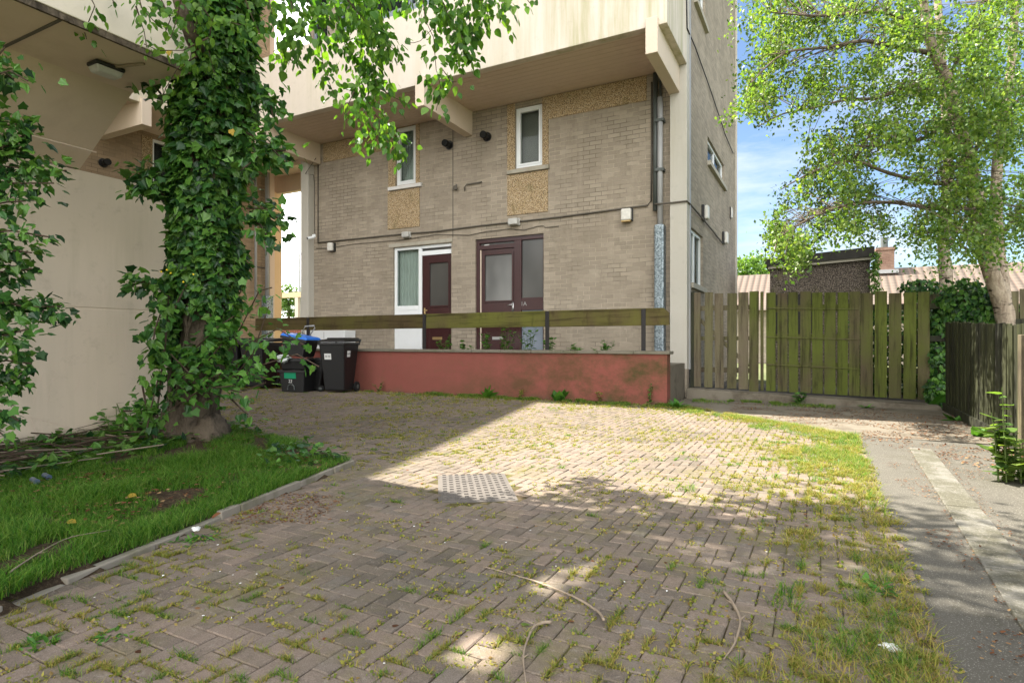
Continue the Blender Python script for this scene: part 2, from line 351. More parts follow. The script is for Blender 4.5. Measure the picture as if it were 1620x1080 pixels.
M['dead_leaf'] = leafm('fallen_leaf', [(.05, .025, .014), (.11, .045, .022), (.18, .075, .035), (.30, .20, .10)], .15, .8, .1)
M['yellow_leaf'] = leafm('yellow_leaf', [(.32, .20, .03), (.40, .28, .05)], .3, .6, .2)
M['petal'] = simple('yellow_petal', (.7, .5, .02), .6)
M['petal_white'] = simple('white_petal', (.7, .7, .66), .6)
# ground
m = MT('worn_block_paving'); isl = m.island()
c = m.ramp(isl, (0, (.092, .078, .062)), (.35, (.132, .109, .084)), (.65, (.172, .134, .104)), (1, (.124, .109, .090)))
c = m.mix(m.math('MULTIPLY', m.ramp(m.noise(.7, 5, .6), (.4, 0), (.66, 1)), .5), c, (.25, .19, .155))
c = m.mix(m.math('MULTIPLY', m.ramp(m.noise(14, 7, .75), (.5, 0), (.7, 1)), .5), c, (.075, .062, .046))
c = m.mix(m.math('MULTIPLY', m.ramp(m.noise(2.1, 8, .72), (.50, 0), (.68, 1)), .55), c, (.135, .122, .045))
c = m.mix(m.math('MULTIPLY', m.ramp(m.noise(34, 6, .8), (.56, 0), (.64, 1)), .5), c, (.26, .23, .19))
c = m.mix(.35, c, m.ramp(m.noise(260, 2), (.35, (.1, .1, .1)), (.65, (.8, .78, .75))), 'OVERLAY')
m.bump(m.noise(120, 5, .7), .5, .004); M['paver'] = m.fin(c, .9, .15)
m = MT('joint_soil_and_moss'); c = m.mix(m.ramp(m.noise(2.2, 6, .7), (.4, 0), (.6, 1)), (.050, .036, .022), (.115, .115, .03))
c = m.mix(m.ramp(m.noise(40, 5), (.45, 0), (.6, 1)), c, (.07, .05, .03)); m.bump(m.noise(60, 5), .8, .01); M['joint'] = m.fin(c, .95, .1)
m = MT('bare_soil'); c = m.mix(m.noise(3, 7, .7), (.035, .023, .014), (.10, .07, .045)); c = m.mix(m.ramp(m.noise(60, 5, .8), (.5, 0), (.62, .8)), c, (.16, .12, .075)); m.bump(m.noise(28, 8, .75), 1, .04); M['soil'] = m.fin(c, .95, .1)
m = MT('old_asphalt'); c = m.mix(m.noise(1.4, 6, .65), (.064, .059, .048), (.110, .101, .082))
c = m.mix(m.math('MULTIPLY', m.ramp(m.noise(3.2, 8, .75), (.52, 0), (.66, 1)), .6), c, (.050, .045, .028))
c = m.mix(m.ramp(m.noise(190, 2), (.60, 0), (.70, .8)), c, (.30, .28, .24)); m.bump(m.noise(150, 4), .6, .005); M['asphalt'] = m.fin(c, .9, .2)
m = MT('dirty_concrete'); c = m.mix(m.noise(1.6, 6, .65), (.120, .104, .080), (.190, .165, .128))
c = m.mix(m.math('MULTIPLY', m.ramp(m.noise(2.6, 8, .75), (.47, 0), (.64, 1)), .75), c, (.065, .05, .034)); m.bump(m.noise(70, 6, .7), .6, .006); M['concrete'] = m.fin(c, .9, .15)
m = MT('pale_concrete_strip'); c = m.mix(m.noise(2.1, 7, .7), (.125, .118, .10), (.20, .19, .165))
c = m.mix(m.math('MULTIPLY', m.ramp(m.noise(3.2, 9, .78), (.42, 0), (.56, 1)), .8), c, (.075, .07, .045)); c = m.mix(m.ramp(m.noise(90, 4, .8), (.55, 0), (.66, .6)), c, (.32, .30, .25)); m.bump(m.noise(80, 6, .75), .9, .008); M['strip'] = m.fin(c, .9, .15)
M['kerb'] = paint('weathered_kerb', (.25, .22, .175), (.09, .09, .035), .9, .8)
m = MT('far_grass'); M['far_ground'] = m.fin(m.mix(m.noise(.3, 6), (.06, .09, .03), (.14, .13, .07)), .95, .1)
# roof tiles
m = MT('pale_pantile_roof'); w = m.n('ShaderNodeTexWave', wave_type='BANDS', bands_direction='X'); m.l(m.co, w.inputs[0]); w.inputs['Scale'].default_value = 1.05
w2 = m.n('ShaderNodeTexWave', wave_type='BANDS', bands_direction='Z', wave_profile='SAW'); m.l(m.co, w2.inputs[0]); w2.inputs['Scale'].default_value = 2.1
c = m.mix(m.ramp(w2.outputs[0], (.0, 0), (.25, 1)), (.05, .036, .03), (.105, .084, .068)); c = m.mix(m.math('MULTIPLY', m.ramp(w.outputs[0], (.1, 1), (.4, 0)), .5), c, (.2, .13, .10))
m.bump(m.math('ADD', w.outputs[0], w2.outputs[0]), .8, .05); M['tiles'] = m.fin(m.mix(m.math('MULTIPLY', m.noise(4, 5), .5), c, (.11, .09, .072)), .85, .2)
M['red_brick'] = brick_mat('red_chimney_brick', 'X', (.24, .15, .115), .23, .08, .2)
m = MT('cast_iron_cover'); M['manhole'] = m.fin(m.mix(m.noise(7, 6, .7), (.085, .075, .066), (.13, .115, .10)), .65, .35, .15)
M['bag'] = simple('crumpled_pale_plastic', (.50, .54, .52), .35, .5, var=.4, sc=20)
M['can'] = simple('blue_drink_can', (.10, .14, .20), .35, .5, metal=.4)
M['car_red'] = simple('red_car_paint', (.30, .03, .02), .3, .5)

# ------------------------------------------------------------------ leaf shapes
def tmpl(kind):
    if kind == 'ivy':
        v = [(0, 0, 0), (.38, -.08, -.05), (.40, .20, -.02), (.50, .38, -.08), (.25, .62, -.03), (0, 1, -.10), (-.25, .62, -.03), (-.50, .38, -.08), (-.40, .20, -.02), (-.38, -.08, -.05)]
        f = [(0, 1, 2, 3, 4, 5), (0, 5, 6, 7, 8, 9)]
    elif kind == 'round':
        v = [(0, 0, 0), (.30, .10, -.03), (.42, .38, -.06), (.22, .78, -.05), (0, 1.05, -.10), (-.22, .78, -.05), (-.42, .38, -.06), (-.30, .10, -.03)]
        f = [(0, 1, 2, 3, 4), (0, 4, 5, 6, 7)]
    elif kind == 'long':
        v = [(0, 0, 0), (.13, .25, -.02), (.15, .6, -.05), (0, 1, -.16), (-.15, .6, -.05), (-.13, .25, -.02)]
        f = [(0, 1, 2, 3), (0, 3, 4, 5)]
    else:
        v = [(0, 0, 0), (.36, .38, -.06), (0, 1, -.06), (-.36, .38, -.06)]; f = [(0, 1, 2), (0, 2, 3)]
    return np.array(v, np.float32), np.array(f, np.int32)
def leaves(name, P, Dn, size, kind, mat, parent=None, upb=None, spread=.6, szv=.35, local=False):
    """leaf meshes at points P; leaf tips lean along Dn"""
    P = np.asarray(P, np.float32); n = len(P); T, Fq = tmpl(kind)
    Y = np.asarray(Dn, np.float32) + RNG.normal(0, spread, (n, 3)); Y /= np.linalg.norm(Y, axis=1, keepdims=True) + 1e-9
    Z = (np.asarray(upb, np.float32) if upb is not None else np.array([[0, 0, 1.]])) + RNG.normal(0, spread, (n, 3))
    X = np.cross(Y, Z); X /= np.linalg.norm(X, axis=1, keepdims=True) + 1e-9; Z = np.cross(X, Y)
    s = size * (1 + RNG.uniform(-szv, szv, n)); s = s[:, None, None]
    wv = RNG.uniform(.8, 1.15, (n, 1, 1))
    V = P[:, None, :] + s * (T[None, :, 0:1] * wv * X[:, None, :] + T[None, :, 1:2] * Y[:, None, :] + T[None, :, 2:3] * Z[:, None, :] * RNG.uniform(.3, 2.5, (n, 1, 1)))
    Fc = (Fq[None] + (np.arange(n) * len(T))[:, None, None]).reshape(-1, Fq.shape[1])
    return mesh_np(name, V.reshape(-1, 3), Fc, mat, parent, local=local)
def blades(name, P, h, mat, parent=None, w=.0035, lean=.5, kind='stuff', label=None):
    P = np.asarray(P, np.float32); n = len(P); h = np.broadcast_to(np.asarray(h, np.float32), (n,)) * RNG.uniform(.5, 1.25, n)
    a = RNG.uniform(0, 2 * np.pi, n); dx = np.stack([np.cos(a), np.sin(a), np.zeros(n)], 1); b = a + RNG.normal(1.57, .5, n)
    ln = np.stack([np.cos(b), np.sin(b), np.zeros(n)], 1) * (RNG.uniform(.1, 1, n) * lean * h)[:, None]; up = np.array([[0, 0, 1.]])
    ww = (w * RNG.uniform(.6, 1.5, n))[:, None]; H = h[:, None]
    v = np.stack([P - dx * ww, P + dx * ww, P + dx * ww * .8 + ln * .35 + up * H * .6, P - dx * ww * .8 + ln * .35 + up * H * .6,
                  P + dx * ww * .15 + ln * 1.1 + up * H, P - dx * ww * .15 + ln * 1.1 + up * H], 1)
    Fq = np.array([(0, 1, 2, 3), (3, 2, 4, 5)], np.int32)
    Fc = (Fq[None] + (np.arange(n) * 6)[:, None, None]).reshape(-1, 4)
    return mesh_np(name, v.reshape(-1, 3), Fc, mat, parent)
def vnoise(x, y, s, seed=0):
    x = np.asarray(x) * s; y = np.asarray(y) * s; xi = np.floor(x).astype(int); yi = np.floor(y).astype(int); fx, fy = x - xi, y - yi
    def h(i, j): q = np.sin(i * 127.1 + j * 311.7 + seed * 74.7) * 43758.5453; return q - np.floor(q)
    fx = fx * fx * (3 - 2 * fx); fy = fy * fy * (3 - 2 * fy)
    return (h(xi, yi) * (1 - fx) + h(xi + 1, yi) * fx) * (1 - fy) + (h(xi, yi + 1) * (1 - fx) + h(xi + 1, yi + 1) * fx) * fy
def inpoly(x, y, poly):
    x = np.asarray(x); y = np.asarray(y); c = np.zeros(x.shape, bool); n = len(poly)
    for i in range(n):
        x1, y1 = poly[i][:2]; x2, y2 = poly[(i + 1) % n][:2]
        if y1 == y2: continue
        c ^= ((y1 > y) != (y2 > y)) & (x < (x2 - x1) * (y - y1) / (y2 - y1) + x1)
    return c
def dens_scatter(poly, n):
    xs = [p[0] for p in poly]; ys = [p[1] for p in poly]; A = RNG.uniform(min(xs), max(xs), n); B = RNG.uniform(min(ys), max(ys), n)
    k = inpoly(A, B, poly); return A[k], B[k]
def arr(pts): return np.array([tuple(p) for p in pts], np.float32)

# ================================================================== GROUND
MB().poly([(-300, -120, -.06), (300, -120, -.06), (300, 500, -.06), (-300, 500, -.06)]).build('ground', M['far_ground']); tag(bpy.data.objects['ground'], kind='structure')
YW = 9.15      # low wall front
ISL = [(-3.37, 3.62), (-5.75, 4.0), (-6.6, 3.9), (-6.6, -1.2), (-2.2, -1.2), (-2.5, .3), (-2.68, 1.04), (-2.76, 1.28), (-2.99, 2.15)]
JOINT = [(-16, -2), (.34, -2), (.34, 6.9), (-.2, 7.65), (-2.05, 9.4), (-16, 12)]
o = MB().poly([(x, y, -.0045) for x, y in JOINT]).build('joint_bed', M['joint']); tag(o, kind='structure')
# herringbone blocks
w = .0725; L2 = 2 * w; g = .0022
bx = []
i0, i1 = int(-14 / w), int(.45 / w); j0, j1 = int(.0 / w), int(11.8 / w)
for j in range(j0, j1):
    for i in range(i0, i1):
        k = (i - j) % 4
        if k == 0: bx.append((i * w, j * w, L2, w))
        elif k == 3: bx.append((i * w, j * w, w, L2))
bx = np.array(bx); cx = bx[:, 0] + bx[:, 2] / 2; cy = bx[:, 1] + bx[:, 3] / 2
tt = cx * (-SA) + cy * CA; uu = (cx * CA + cy * SA) / np.maximum(tt, .01)
keep = (tt > 1.3) & (np.abs(uu) < 1.02) & ~inpoly(cx, cy, ISL) & inpoly(cx, cy, [(-14, -2), (.33, -2), (.36, 6.8), (-.2, 7.62), (-2.05, 9.35), (-2.05, YW), (-11.5, YW), (-12, 11.8), (-14, 11.8)])
mhc = onZ(751, 770); mha = math.atan2(.27, .385)
ca_, sa_ = math.cos(mha), math.sin(mha); qx = (cx - mhc.x) * ca_ + (cy - mhc.y) * sa_; qy = -(cx - mhc.x) * sa_ + (cy - mhc.y) * ca_
keep &= ~((np.abs(qx) < .27) & (np.abs(qy) < .41))
bx = bx[keep]; n = len(bx)
X0, Y0 = bx[:, 0] + g + RNG.normal(0, .0012, n), bx[:, 1] + g + RNG.normal(0, .0012, n); X1, Y1 = X0 + bx[:, 2] - 2 * g, Y0 + bx[:, 3] - 2 * g
dip = (vnoise(bx[:, 0], bx[:, 1], .8, 5) - .5) * .005
zt = dip + np.abs(RNG.normal(0, .0016, n)); tx, ty = RNG.normal(0, .009, n), RNG.normal(0, .009, n); e = .0036
def ring(x0, y0, x1, y1, dz, inc):
    q = []
    for a, b in ((x0, y0), (x1, y0), (x1, y1), (x0, y1)):
        z = zt + dz + (inc * ((a - (X0 + X1) / 2) * tx + (b - (Y0 + Y1) / 2) * ty)); q.append(np.stack([a, b, z], 1))
    return q
jit = lambda: RNG.uniform(.6, 1.6, n)
ej = e * jit()
rings = ring(X0 + ej, Y0 + ej, X1 - ej, Y1 - ej, 0, 1) + ring(X0, Y0, X1, Y1, -.004, 1) + ring(X0, Y0, X1, Y1, -.03, 0)
V = np.stack(rings, 1); fq = [(0, 1, 2, 3)]
for r_ in (0, 4):
    for q in range(4): p = (q + 1) % 4; fq.append((r_ + q, r_ + 4 + q, r_ + 4 + p, r_ + p))
fq = np.array(fq, np.int32); Fc = (fq[None] + (np.arange(n) * 12)[:, None, None]).reshape(-1, 4)
o = mesh_np('block_paving', V.reshape(-1, 3), Fc, M['paver']); tag(o, kind='structure')
BR = bx
# soil island with gentle mound
m_ = MB(); gx, gy = 40, 44
for a in range(gx + 1):
    for b in range(gy + 1):
        x = -6.6 + (4.6) * a / gx; y = -1.2 + 5.2 * b / gy
        d = min(1, max(0, (-2.75 - (x + .24 * (y - 1.3))) / .8)); z = .02 + .05 * d + .03 * float(vnoise(x, y, 1.7)) + .10 * math.exp(-((x + 4.94) ** 2 + (y - 3.3) ** 2) / .5)
        if x < -5.2: z += (-5.2 - x) * .16
        if not inpoly(np.array([x]), np.array([y]), ISL)[0]: z = -.05
        m_.v.append((x, y, z))
def isz(x, y):
    d = np.clip((-2.75 - (x + .24 * (y - 1.3))) / .8, 0, 1); z = .02 + .05 * d + .03 * vnoise(x, y, 1.7) + .10 * np.exp(-((x + 4.94) ** 2 + (y - 3.3) ** 2) / .5)
    return z + np.where(x < -5.2, (-5.2 - x) * .16, 0)
for a in range(gx):
    for b in range(gy):
        i = a * (gy + 1) + b; m_.f.append((i, i + gy + 1, i + gy + 2, i + 1))
o = m_.build('planting_bed_soil', M['soil'], smooth=True); tag(o, kind='structure')
# kerb edging of the bed, a row of broken blocks
kp = [Vector((-5.6, 3.98, 0)), Vector((-3.37, 3.62, 0)), Vector((-2.99, 2.15, 0)), Vector((-2.76, 1.28, 0)), Vector((-2.68, 1.04, 0)), Vector((-2.5, .3, 0))]
kt = thing('bed_edging', 'weathered concrete edging kerb around the grassy tree bed', 'kerb', tuple(kp[1]))
m_ = MB()
for a, b in zip(kp[:-1], kp[1:]):
    d = (b - a); ln = d.length; d.normalize(); nrm = Vector((-d.y, d.x, 0)); s = 0
    while s < ln - .02:
        sl = min(random.choice([.45, .6, .3]), ln - s); z1 = .045 + random.uniform(-.015, .012)
        if a.y < 2.3 and random.random() < .7: z1 -= random.uniform(.015, .035)
        p0 = a + d * (s + .004); p1 = a + d * (s + sl - .004); tw = nrm * random.uniform(-.008, .008)
        m_.hexa([p0 - nrm * .019 + Vector((0, 0, -.05)) + tw, p1 - nrm * .019 + Vector((0, 0, -.05)), p1 + nrm * .024 + Vector((0, 0, -.05)), p0 + nrm * .024 + Vector((0, 0, -.05)) + tw,
                 p0 - nrm * .022 + Vector((0, 0, z1)) + tw, p1 - nrm * .022 + Vector((0, 0, z1 + random.uniform(-.008, .008))), p1 + nrm * .022 + Vector((0, 0, z1)), p0 + nrm * .022 + Vector((0, 0, z1)) + tw]); s += sl
m_.build('edging_stones', M['kerb'], kt, bevel=.006)
# path on the right
o = MB().poly([(.30, -2, -.004), (.86, -2, -.004), (.90, 4, -.004), (.95, 7.3, -.004), (.30, 7.3, -.004), (.36, 6.8, -.004)]).build('asphalt_path', M['asphalt']); tag(o, kind='structure')
o = MB().poly([(.50, -2, -.008), (1.75, -2, -.008), (1.75, 7.4, -.008), (.50, 7.4, -.008)]).build('outer_path', M['asphalt']); tag(o, kind='structure')
m_ = MB()
for k in range(8):
    y0 = -1.2 + k * 1.12; y1 = y0 + 1.108
    if y1 > 7.5: break
    xl = lambda y: .545 + (y - 0) * .0285; xr = lambda y: .72 + (y) * .0288
    m_.prism([(xl(y0), y0), (xr(y0) + .0, y0), (xr(y1), y1), (xl(y1), y1)], -.03, .006 + random.uniform(0, .004))
o = m_.build('channel_strip', M['strip'], bevel=.006); tag(o, kind='structure')
o = MB().poly([(-2.1, 9.4, 0), (-1.6, 9.0, 0), (-.2, 7.6, 0), (.36, 7.25, 0), (1.8, 7.25, 0), (1.8, 11.2, 0), (-2.1, 11.2, 0)]).build('concrete_apron', M['concrete']); tag(o, kind='structure')
# raised kerb under the gate
o = MB().hexa([(-2.1, 10.55, -.1), (1.55, 10.4, -.1), (1.55, 13, -.1), (-2.1, 13, -.1), (-2.1, 10.6, .17), (1.55, 10.45, .06), (1.55, 13, .06), (-2.1, 13, .17)]).build('gate_kerb', M['concrete'], bevel=.015); tag(o, kind='structure')
# manhole cover
mh = thing('manhole_cover', 'rectangular patterned metal inspection cover set in the block paving', 'manhole cover', (mhc.x, mhc.y, 0), mha)
mh.rotation_euler = (0, 0, mha)
MB().box(-.25, .25, -.375, .375, -.05, .001).build('frame', M['manhole'], mh, local=True)
MB().box(-.232, .232, -.356, .356, -.03, .006).build('cover_plate', M['manhole'], mh, local=True, bevel=.002)
m_ = MB()
for a in range(10):
    for b in range(11):
        x = -.205 + a * .0455; y = -.335 + b * .067 + (.0 if a % 2 else .02); m_.box(x - .013, x + .013, y - .008, y + .008, .004, .0125)
m_.build('raised_studs', M['manhole'], mh, local=True)

# ================================================================== MAIN BUILDING
YF = 10.85; YB = 9.15; ZS = 5.92; ZP = 7.40; XR = -2.10; XL = -11.5; HB = 10.9
B = thing('apartment_building', 'grey brick apartment block with cream balcony above a raised terrace', 'building', (-6.8, 11, 0))
fY = lambda a, z, d: (a, YF + d, z)
def rect(px0, py0, px1, py1, Y=YF):  # rectangle on the facade from two corners (left-top, right-bottom)
    a = onY(px0, py0, Y); b = onY(px1, py1, Y); return a.x, b.x, b.z, a.z
def zat(px, py, Y=YF): return onY(px, py, Y).z
def xat(px, Y=YF): return onY(px, 540, Y).x
ZT = .62
W1 = (xat(626), xat(658), zat(640, 292), zat(640, 200))
W2 = (xat(815), xat(858), zat(836, 264), ZS - .08)
D1 = (xat(622), xat(714), ZT, zat(665, 388)); D2 = (xat(752), xat(860), ZT, zat(805, 374))
sheet([W1, W2, D1, D2], XL, XR - .1, 0, ZS + .1, fY, .16).build('front_wall', M['brick_front'], B)
# upper front wall
W3 = (-11.40, -10.9, 6.6, 10.2); W4 = (-10.2, -8.9, 7.0, 9.6)
sheet([W3, W4], XL, XR - .1, ZS + .25, HB, fY, .14).build('upper_wall', M['brick_front'], B)
# side wall
XS = XR - .02; fX = lambda a, z, d: (XS - d, a, z)
SW = [(onX(1091, 540, XS).y, onX(1112, 540, XS).y, 2.08, 3.12), (12.95, 15.35, 4.83, 5.36), (11.45, 12.65, 7.5, 8.3)]
sheet(SW, 10.9, 17.6, 0, HB, fX, .16).build('side_wall', M['brick_side'], B)
MB().poly([(XL, 10.87, 0), (XL, 17.6, 0), (XL, 17.6, HB), (XL, 10.87, HB)]).build('passage_wall', M['brick_side'], B)
MB().poly([(XL, 17.6, 0), (XR - .02, 17.6, 0), (XR - .02, 17.6, HB), (XL, 17.6, HB)]).build('rear_wall', M['brick_front'], B)
MB().box(XL - .05, XR + .02, 10.6, 17.7, HB, HB + .2).build('roof', M['lead'], B)
MB().box(XR - .02, XR + .02, 17.55, 17.62, 0, HB).build('corner_trim', M['column'], B)
MB().box(XR - .016, XR + .022, 10.86, 10.93, .5, HB).build('corner_trim', M['pipe_grey'], B)
# columns
MB().box(-2.40, XR, 10.68, 10.86, .51, HB - .01).build('column', M['column'], B, bevel=.008)
MB().box(-2.39, XR - .006, 10.69, 10.87, 0, .51).build('column_plinth', M['brick_front'], B)
MB().box(-11.62, -11.36, 10.66, 10.92, 0, ZS).build('column', M['column'], B, bevel=.008)
# balcony
XI = -12.4
par = MB().box(XI, XR, YB, YB + .16, ZS, ZP).box(XR - .16, XR, YB + .16, 10.675, ZS + .002, ZP).build('balcony_parapet', M['cream_stained'], B, bevel=.01)
m_ = MB()
for k in range(1): m_.box(-14.1, XR - .16, YB + .155, YF + .0, ZS + .03, ZS + .20)
m_.box(-14.1, XL, YF, YF + .96, ZS + .032, ZS + .198).box(-15.2, XL, YF + .96, 12.6, ZS + .032, ZS + .198)
m_.build('balcony_soffit', M['soffit'], B)
m_ = MB()
for k in range(11):
    y = YB + .25 + k * .145; m_.box(XI + .2, XR - .2, y, y + .006, ZS + .024, ZS + .034)
m_.build('soffit_board_lines', M['soffit'], B)
for (x0, x1) in ((-2.42, -2.23), (-6.86, -6.65), (-11.35, -11.12)):
    MB().hexa([(x0, 9.08, 5.47), (x1, 9.08, 5.47), (x1, YF - .01, 5.44), (x0, YF - .01, 5.44), (x0, 9.08, 6.03), (x1, 9.08, 6.03), (x1, YF - .01, 5.96), (x0, YF - .01, 5.96)]).build('balcony_beam', M['cream_plain'], B, bevel=.008)
MB().box(-14.9, XL, 12.42, 12.6, 5.46, 5.96).build('passage_lintel', M['soffit'], B)
MB().box(-14.09, XL, 11.5, 11.6, 5.82, 5.96).build('passage_lintel', M['soffit'], B)
# enclosed glazing on the parapet
gb = MB().box(-8.9, -6.2, 9.2, 9.28, ZP, ZP + .14).box(-8.9, -6.2, 9.2, 9.28, 9.0, 9.1)
for x in (-8.9, -8.0, -7.1, -6.26): gb.box(x, x + .07, 9.195, 9.285, ZP + .1, 9.05)
gf = gb.build('balcony_window', M['grey_frame'], B); MB().box(-8.85, -6.25, 9.235, 9.245, ZP + .1, 9.0).build('pane', M['glass_dark'], gf)
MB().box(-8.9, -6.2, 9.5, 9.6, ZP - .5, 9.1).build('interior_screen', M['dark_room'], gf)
# pebble dashed panels (a few mm proud of the brick)
def panel(x0, x1, z0, z1, name='pebble_dash_panel'): MB().box(x0, x1, YF - .018, YF + .02, z0, z1).build(name, M['pebble'], B, bevel=.003)
panel(xat(512), xat(615), zat(560, 248), ZS + .02); panel(xat(615), W1[0] - .003, W1[2] - .02, ZS + .02); panel(W1[1] + .003, xat(664), W1[2] - .02, ZS + .02)
panel(xat(614), xat(664), zat(638, 361), W1[2] - .12); panel(W1[0], W1[1], W1[3] + .03, ZS + .02)
panel(xat(803), W2[0] - .003, W2[2] - .02, ZS + .02); panel(W2[1] + .003, xat(868), W2[2] - .02, ZS + .02); panel(xat(868), xat(1023), zat(940, 175), ZS + .02)
panel(xat(803), xat(867), zat(836, 338), W2[2] - .12)
def window(r, frame='white', pane='glass', sill='stone_sill', ax='Y', sx=.08, fw=.06, bars=(), curtain=True, sash=True):
    x0, x1, z0, z1 = r
    def bxx(m, a0, a1, d0, d1, c0, c1):
        if ax == 'Y': m.box(a0, a1, YF + d0, YF + d1, c0, c1)
        else: m.box(XS - d1, XS - d0, a0, a1, c0, c1)
    m = MB()
    bxx(m, x0, x0 + fw, .05, .12, z0, z1); bxx(m, x1 - fw, x1, .05, .12, z0, z1); bxx(m, x0 + fw, x1 - fw, .05, .12, z0, z0 + fw); bxx(m, x0 + fw, x1 - fw, .05, .12, z1 - fw, z1)
    for b in bars: bxx(m, b - fw / 2, b + fw / 2, .048, .12, z0 + fw, z1 - fw)
    if sash:
        a0, a1, c0, c1 = x0 + fw, x1 - fw, z0 + fw, z1 - fw; q = .04
        bxx(m, a0, a0 + q, .038, .11, c0, c1); bxx(m, a1 - q, a1, .038, .11, c0, c1); bxx(m, a0 + q, a1 - q, .038, .11, c0, c0 + q); bxx(m, a0 + q, a1 - q, .038, .11, c1 - q, c1)
    f = m.build('window', M[frame], B, bevel=.004)
    g_ = MB(); bxx(g_, x0 + fw * .5, x1 - fw * .5, .085, .092, z0 + fw * .5, z1 - fw * .5); g_.build('pane', M[pane], f)
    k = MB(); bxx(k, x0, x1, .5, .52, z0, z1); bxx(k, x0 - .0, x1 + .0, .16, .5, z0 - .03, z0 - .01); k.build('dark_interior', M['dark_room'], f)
    if curtain:
        c = MB(); nn = 60; pts = [x0 + (x1 - x0) * i / nn for i in range(nn + 1)]
        dd = [.17 + .018 * math.sin(i * 1.25) + .006 * math.sin(i * 2.9) for i in range(nn + 1)]
        for i in range(nn):
            P = lambda j, z: (pts[j], YF + dd[j], z) if ax == 'Y' else (XS - dd[j], pts[j], z)
            c.poly([P(i, z0), P(i + 1, z0), P(i + 1, z1), P(i, z1)])
        c.build('curtain', M['curtain'], f, smooth=True)
    if sill:
        s = MB()
        if ax == 'Y': s.hexa([(x0 - sx, YF - .07, z0 - .11), (x1 + sx, YF - .07, z0 - .11), (x1 + sx, YF + .05, z0 - .11), (x0 - sx, YF + .05, z0 - .11), (x0 - sx, YF - .07, z0 - .03), (x1 + sx, YF - .07, z0 - .03), (x1 + sx, YF + .06, z0), (x0 - sx, YF + .06, z0)])
        else: s.box(XS - .05, XS + .07, x0 - .02, x1 + .08, z0 - .10, z0)
        s.build('sill', M[sill], f, bevel=.006)
    return f
f1 = window(W1, sill='stone_sill', sx=.18); f2 = window(W2, pane='glass_dark', sill='sill', sx=.16, curtain=False)
MB().box(W2[0], W2[1], YF + .2, YF + .21, W2[2], W2[3]).build('dim_room_sheet', simple('brown_grey_dim_room', (.24, .21, .19), .8), f2)  # added sheet, coloured like the dim room and reflection behind the glass
window(SW[0], ax='X', bars=((SW[0][0] + SW[0][1]) / 2,), sill='sill', sash=False); window(SW[1], ax='X', bars=(14.1,), sill='sill', curtain=False, sash=False, pane='glass_dark')
window(SW[2], ax='X', sill='sill', curtain=False, sash=False, pane='glass_dark'); window(W3, frame='grey_frame', sill=None, pane='glass_dark', curtain=False, sash=False)
window(W4, frame='grey_frame', sill='sill', pane='glass_dark', curtain=False, sash=False)
# --- doors
def yb(m, a0, a1, d0, d1, z0, z1): return m.box(a0, a1, YF + d0, YF + d1, z0, z1)
xa, xb = D1[0], D1[1]; xm = xat(665); zt_ = D1[3]; zp = zat(640, 487); zd = zat(690, 402)
fr = MB(); yb(fr, xa, xa + .07, .05, .13, ZT, zt_); yb(fr, xm - .09, xm, .05, .13, ZT, zt_ - .07); yb(fr, xa + .07, xb, .05, .13, zt_ - .07, zt_)
yb(fr, xm, xb, .052, .13, zd, zd + .10); yb(fr, xa + .07, xm - .09, .055, .12, ZT, zp); yb(fr, xa + .07, xm - .09, .047, .12, zp - .05, zp + .05)
sl = fr.build('side_window', M['white'], B, bevel=.005)
g_ = MB(); yb(g_, xa + .07, xm - .09, .085, .092, zp, zt_ - .07); g_.build('pane', M['glass'], sl)
g_ = MB(); yb(g_, xm, xb, .085, .092, zd + .10, zt_ - .07); g_.build('pane', M['frost_dark'], sl)
c = MB(); nn = 50
for i in range(nn):
    a0 = xa + (xm - xa) * i / nn; a1 = xa + (xm - xa) * (i + 1) / nn; d0 = .19 + .02 * math.sin(i * 1.1); d1 = .19 + .02 * math.sin((i + 1) * 1.1)
    c.poly([(a0, YF + d0, ZT), (a1, YF + d1, ZT), (a1, YF + d1, zt_), (a0, YF + d0, zt_)])
c.build('curtain', M['curtain'], sl, smooth=True)
def door(x0, x1, z0, z1, gx0, gx1, gz0, gz1, hx, pane, label, lip):
    d = MB(); yb(d, x0, gx0, .07, .12, z0, z1); yb(d, gx1, x1, .07, .12, z0, z1); yb(d, gx0, gx1, .07, .12, gz1, z1); yb(d, gx0, gx1, .07, .12, z0, gz0)
    q = .035
    yb(d, gx0 - q, gx0 + .006, .055, .08, gz0 - q, gz1 + q); yb(d, gx1 - .006, gx1 + q, .055, .08, gz0 - q, gz1 + q); yb(d, gx0 + .006, gx1 - .006, .055, .08, gz1, gz1 + q); yb(d, gx0 + .006, gx1 - .006, .055, .08, gz0 - q, gz0)
    do = d.build('door', M['burgundy'], B, bevel=.004); do['label'] = label
    g_ = MB(); yb(g_, gx0, gx1, .09, .10, gz0, gz1); g_.build('pane', M[pane], do)
    h = MB(); yb(h, hx - .02, hx + .02, .058, .07, gz0 - .28, gz0 - .04); s = 1 if hx < (x0 + x1) / 2 else -1
    h.tube([(hx, YF + .06, gz0 - .10), (hx, YF + .02, gz0 - .10), (hx + s * .11, YF + .015, gz0 - .105)], .010, 8); h.build('handle', M[lip], do, smooth=True)
    l_ = MB(); yb(l_, (x0 + x1) / 2 - .13, (x0 + x1) / 2 + .13, .060, .07, z0 + .42, z0 + .48); l_.build('letter_plate', M['brass'] if lip == 'brass' else M['metal'], do)
    return do
door(xm + .005, xb - .005, ZT, zd - .004, xat(677), xat(707), zat(690, 483), zat(690, 415), xat(669), 'frost_dark', 'burgundy door with dark glass beside the white side window', 'brass')
xa2, xb2 = D2[0], D2[1]; x1_ = xat(757); x2_ = xat(812); x3_ = xat(823); zt2 = D2[3]; zd2 = zat(785, 393)
